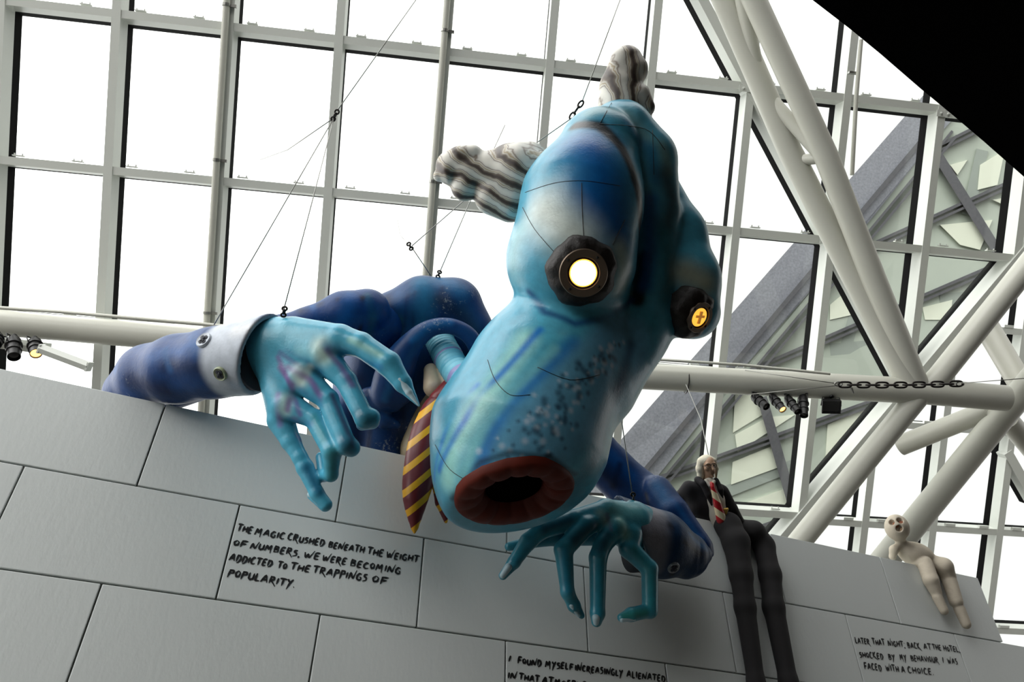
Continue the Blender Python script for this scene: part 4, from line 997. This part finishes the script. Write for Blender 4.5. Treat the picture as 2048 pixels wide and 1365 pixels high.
dl.chain([onwall(1900, 1166, 14), onwall(1912, 1204, 13)], k=0.012); dl.chain([onwall(1919, 1219, 11), onwall(1932, 1249, 9.5)], k=0.01)
hc = pt(1794, 1056, DD)
for hx, hy, r in ((1782.5, 1044.5, 6.0), (1800.5, 1040.5, 6.6), (1799, 1057.5, 6.8)):
    p, d = dl.hit(hx, hy); rr = r*d/FPX; a_ = (p-hc)/np.linalg.norm(p-hc); dl.cone(p+a_*0.02, p-a_*0.03, rr, rr*0.92, k=0.003, sub=True)
dbody = sdfm('body', dl, 0.0075, M_DOLL, doll)
for hx, hy, r, c in ((1782.5, 1044.5, 6.0, (150, 92, 62)), (1800.5, 1040.5, 6.6, (140, 84, 56)), (1799, 1057.5, 6.8, (172, 140, 110))):
    k = r*DD/FPX; p = pt(hx, hy, DD); q = p-hc; q = q-FWD*(q @ FWD); rad = 23*DD/FPX; z = math.sqrt(max(rad*rad-q @ q, 0)); c0 = hc+q-FWD*z; a_ = (c0-hc)/np.linalg.norm(c0-hc)
    mb = MB(); mb.lathe(c0-a_*0.045, a_, [(-0.01, 0.0), (0.0, k*0.95), (0.012, k*0.98), (0.016, k*0.62), (0.03, k*0.5), (0.04, k*0.2), (0.042, 0)], 24); mb.build('face_hole', mat('rusty_brown_lining', c, 0.8, var=0.3, vscale=20), dbody, True)

# ------------------------------------------------------------------ lamps hung from the long tube
M_LENS = mat('dark_glass_lens', (20, 20, 22), 0.15); M_LIT = mat('glowing_amber_lens', (255, 190, 110), 0.3, emit=3.0)
def spot(a, b, r, d, label, lit=False, top=None, tilt=-0.25):
    A = pt(*a, d); B = pt(*b, d+tilt); ax = B-A; L = np.linalg.norm(ax); ax /= L; R = r*d/FPX
    t = empty('track_spotlight', A, label=label, cat='spotlight', group='black spotlights under the roof tube')
    mb = MB(); mb.lathe(A, ax, [(-0.01, R*0.3), (0.0, R*0.72), (L*0.12, R*0.95), (L*0.35, R), (L*0.36, R*1.12), (L*0.42, R*1.12), (L*0.43, R*0.9), (L*0.62, R*0.86), (L*0.63, R*1.0), (L*0.70, R*1.0), (L*0.71, R*0.84), (L, R*0.84), (L*1.0, R*0.74), (L*0.93, R*0.72)], 24)
    b_ = mb.build('housing', M_BLKMET, t, True, 35)
    ln = MB(); ln.lathe(A+ax*L*0.93, ax, [(0.0, R*0.73), (0.008, R*0.6), (0.014, 0.0)], 20); ln.build('lens', M_LIT if lit else M_LENS, b_, True)
    tp = pt(top[0], top[1], d) if top else A+np.array([0, 0, 0.14])
    q = np.cross(ax, FWD); q /= np.linalg.norm(q); s = np.cross(ax, np.array([0, 0, 1.0])); s /= np.linalg.norm(s)
    y = MB(); m = A+ax*L*0.39
    for e in (-1, 1): y.tube([tp+s*R*0.5*e, tp+s*R*1.25*e-np.array([0, 0, 0.02]), m+s*R*1.2*e], 0.009, 8)
    y.lathe(tp+np.array([0, 0, 0.05]), np.array([0, 0, -1.0]), [(0, 0.03), (0.05, 0.03), (0.06, 0.02)], 12)
    y.build('yoke', M_BLKMET, t, True)
    return t
spot((1507, 793), (1533, 814), 9.5, 10.5, 'unlit black spotlight, leftmost of the four below the chain', top=(1511, 787))
spot((1543, 793), (1566, 820), 9, 10.5, 'lit amber black spotlight second from left below the chain', True, top=(1546, 788))
spot((1574, 796), (1596, 824), 9, 10.5, 'unlit black spotlight just right of the lit one below the chain', top=(1576, 790))
spot((1606, 793), (1608, 832), 9.5, 10.5, 'black spotlight pointing straight down beside the square floodlight', top=(1606, 791))
spot((1241, 772), (1242, 802), 10, 10.4, 'black spotlight hanging behind the inflatable below its right lamp', top=(1240, 768))
spot((27, 678), (28, 714), 14, 10.3, 'unlit black spotlight above the left end of the white wall', top=(27, 676))
spot((69, 682), (72, 708), 13, 10.3, 'lit amber spotlight above the left end of the white wall', True, top=(68, 680))
spot((-6, 672), (-8, 690), 12, 10.3, 'black spotlight cut by the left edge beside the unlit one', top=(-6, 670))
fl_ = empty('floodlight', pt(1661, 800, 10.5), label='square black floodlight under the tube right of the four spotlights', cat='floodlight')
c = pt(1662, 812, 10.45); X = RIGHT*0.97-FWD*0.24; X /= np.linalg.norm(X); N_ = -FWD*0.80-UP*0.35-RIGHT*0.2; N_ -= X*(N_ @ X); N_ /= np.linalg.norm(N_); Y = np.cross(N_, X)
mb = MB(); mb.box(c, X*0.115, Y*0.095, N_*0.03); mb.box(c-N_*0.06, X*0.08, Y*0.065, N_*0.04)
for e in (-1, 1): mb.box(c+Y*0.09*e+N_*0.035, X*0.12, Y*0.008, N_*0.02); mb.box(c+X*0.115*e+N_*0.035, X*0.008, Y*0.095, N_*0.02)
hsg = mb.build('housing', M_BLKMET, fl_); k = MB(); k.box(c+N_*0.034, X*0.105, Y*0.085, N_*0.004); k.build('lens', M_LENS, hsg)
y = MB(); y.tube([c+X*0.13, pt(1679, 796, 10.5), pt(1645, 794, 10.5), c-X*0.13], 0.009, 8); y.lathe(pt(1661, 788, 10.5), np.array([0, 0, -1.0]), [(0, 0.03), (0.06, 0.03)], 12); y.build('yoke', M_BLKMET, fl_)
def boxlight(a, b, th, d, label):
    A = pt(*a, d); B = pt(*b, d); x = B-A; L = np.linalg.norm(x); x /= L; h = th*d/FPX/2; yv = np.cross(x, FWD); yv /= np.linalg.norm(yv); z = np.cross(x, yv)
    t = empty('strip_light', (A+B)/2, label=label, cat='strip light')
    mb = MB(); mb.tube([A, B], [h*1.3, h*1.3], 6); o = mb.build('housing', M_FRAME, t)
    [MB().box(E_, x*0.012, yv*h*1.1, z*h*1.1).build('end_cap', M_FRAME, o) for E_ in (A, B)]
    return t
boxlight((82, 698), (178, 734), 17, 9.4, 'white tubular strip light sloping above the blue sleeve elbow')
boxlight((-30, 682), (94, 698), 20, 10.9, 'white strip light box behind the two left spotlights')

# ------------------------------------------------------------------ suspension wires, shackles and the chain
M_DKW = mat('dark_steel', (46, 42, 40), 0.4, metal=0.7)
def wire(label, paths, r=0.0048, shackles=()):
    t = empty('suspension_wire', pt(*paths[0][0]), label=label, cat='wire')
    for p in paths:
        mb = MB(); mb.tube([pt(*q) for q in p], r, 6); mb.build('cable', M_WIRE, t, True)
    for (a, b) in shackles:
        A, B = pt(*a), pt(*b); mb = MB(); x = B-A; L = np.linalg.norm(x); x /= L; yv = np.cross(x, FWD); yv /= np.linalg.norm(yv)
        for f0, f1, w in ((0, 0.36, 0.018), (0.3, 0.7, 0.02), (0.64, 1.0, 0.018)):
            q = yv if f0 != 0.3 else np.cross(x, yv)
            c0 = A+x*L*(f0+f1)/2; hl_ = L*(f1-f0)/2
            P = [c0+x*hl_*math.cos(u_)+q*w*math.sin(u_) for u_ in np.linspace(0, 2*math.pi, 17)]; mb.tube(P, 0.008, 6, False)
        mb.build('shackle', M_DKW, t, True)
    return t
wire('fine cable fanning from a shackle down to the blue forearm and wrist', [[(668, 236, 6.6), (428, 650, 5.95)], [(668, 236, 6.6), (566, 626, 5.75)], [(668, 236, 6.6), (575, 300, 7.2), (520, 320, 8.6)], [(674, 222, 6.6), (860, -40, 7.0)]], shackles=[((676, 220, 6.6), (664, 242, 6.6)), ((570, 614, 5.76), (566, 634, 5.75))])
wire('fine cable from the ceiling to the dark shackle beside the crown of the head', [[(1164, 204, 6.6), (1255, -40, 6.8)], [(1144, 236, 6.6), (1010, 330, 7.0), (824, 492, 7.2)]], shackles=[((1166, 202, 6.6), (1140, 238, 6.6))])
wire('fine cable holding the blue jacket shoulder from a small dark clip', [[(820, 490, 7.2), (862, 552, 7.35)], [(826, 500, 7.2), (800, 470, 8.0), (795, 440, 8.8)], [(878, 548, 7.35), (950, 380, 7.7), (1010, 250, 8.0)]], shackles=[((816, 486, 7.2), (824, 500, 7.2)), ((880, 542, 7.35), (875, 556, 7.35))])
wire('fine cable rising from the wrist of the lower right blue hand', [[(1266, 1000, 6.6), (1243, 840, 6.9), (1230, 700, 7.2)]], shackles=[((1266, 986, 6.62), (1267, 1008, 6.6))])
wire('fine cable above the white hair of the seated mannequin', [[(1417, 912, 7.76), (1402, 840, 8.2), (1372, 770, 9.5)]])
ch = empty('chain', pt(1800, 769, 9.9), label='dark chain with steel cables stretched in front of the truss node', cat='chain')
for p in ([(1490, 741, 10.25), (1682, 769, 9.95)], [(1494, 790, 10.25), (1682, 771, 9.95)], [(1918, 767, 9.9), (2110, 753, 9.7)]):
    mb = MB(); mb.tube([pt(*q) for q in p], 0.006, 6); mb.build('cable', M_WIRE, ch, True)
N = 13
for i in range(N):
    x = 1690+(1912-1690)*i/(N-1); yy = 770+1.5*math.sin(i/(N-1)*math.pi)-2*i/(N-1); c = pt(x, yy, 9.93); w_ = 0.036 if i % 2 == 0 else 0.036
    q = UP if i % 2 == 0 else FWD; mb = MB()
    P = [c+RIGHT*(0.085*np.sign(math.cos(u_))*abs(math.cos(u_))**0.6)+q*(w_*np.sign(math.sin(u_))*abs(math.sin(u_))**0.8) for u_ in np.linspace(0, 2*math.pi, 25)]
    mb.tube(P, 0.013, 8, False); mb.build('link', M_DKW, ch, True)
mb = MB(); mb.tube([pt(1702, 776, 9.92), pt(1707, 787, 9.92)], 0.016, 8); mb.build('tag', M_WIRE, ch)
for x in (1677, 1920):
    mb = MB(); c = pt(x, 768.5, 9.93); mb.tube([c+RIGHT*0.05*math.cos(u_)+UP*0.028*math.sin(u_) for u_ in np.linspace(0, 2*math.pi, 17)], 0.01, 6, False); mb.build('shackle', M_WIRE, ch, True)
# dark strap round the long tube
for px_, lab in ((1372, 'thin dark wire wrapped round the long tube left of the chain'),):
    mb = MB(); c = pt(px_, 761, 10.6); x = pt(px_+10, 761.5, 10.6)-c; x /= np.linalg.norm(x); u_ = np.cross(x, FWD); u_ /= np.linalg.norm(u_); v_ = np.cross(x, u_); R = 26.5*10.6/FPX
    mb.tube([c+R*(math.cos(t)*u_+math.sin(t)*v_) for t in np.linspace(0, 2*math.pi, 33)], 0.008, 6, False); setp(mb.build('wire_wrap', M_DKW, None, True), lab, 'wire')
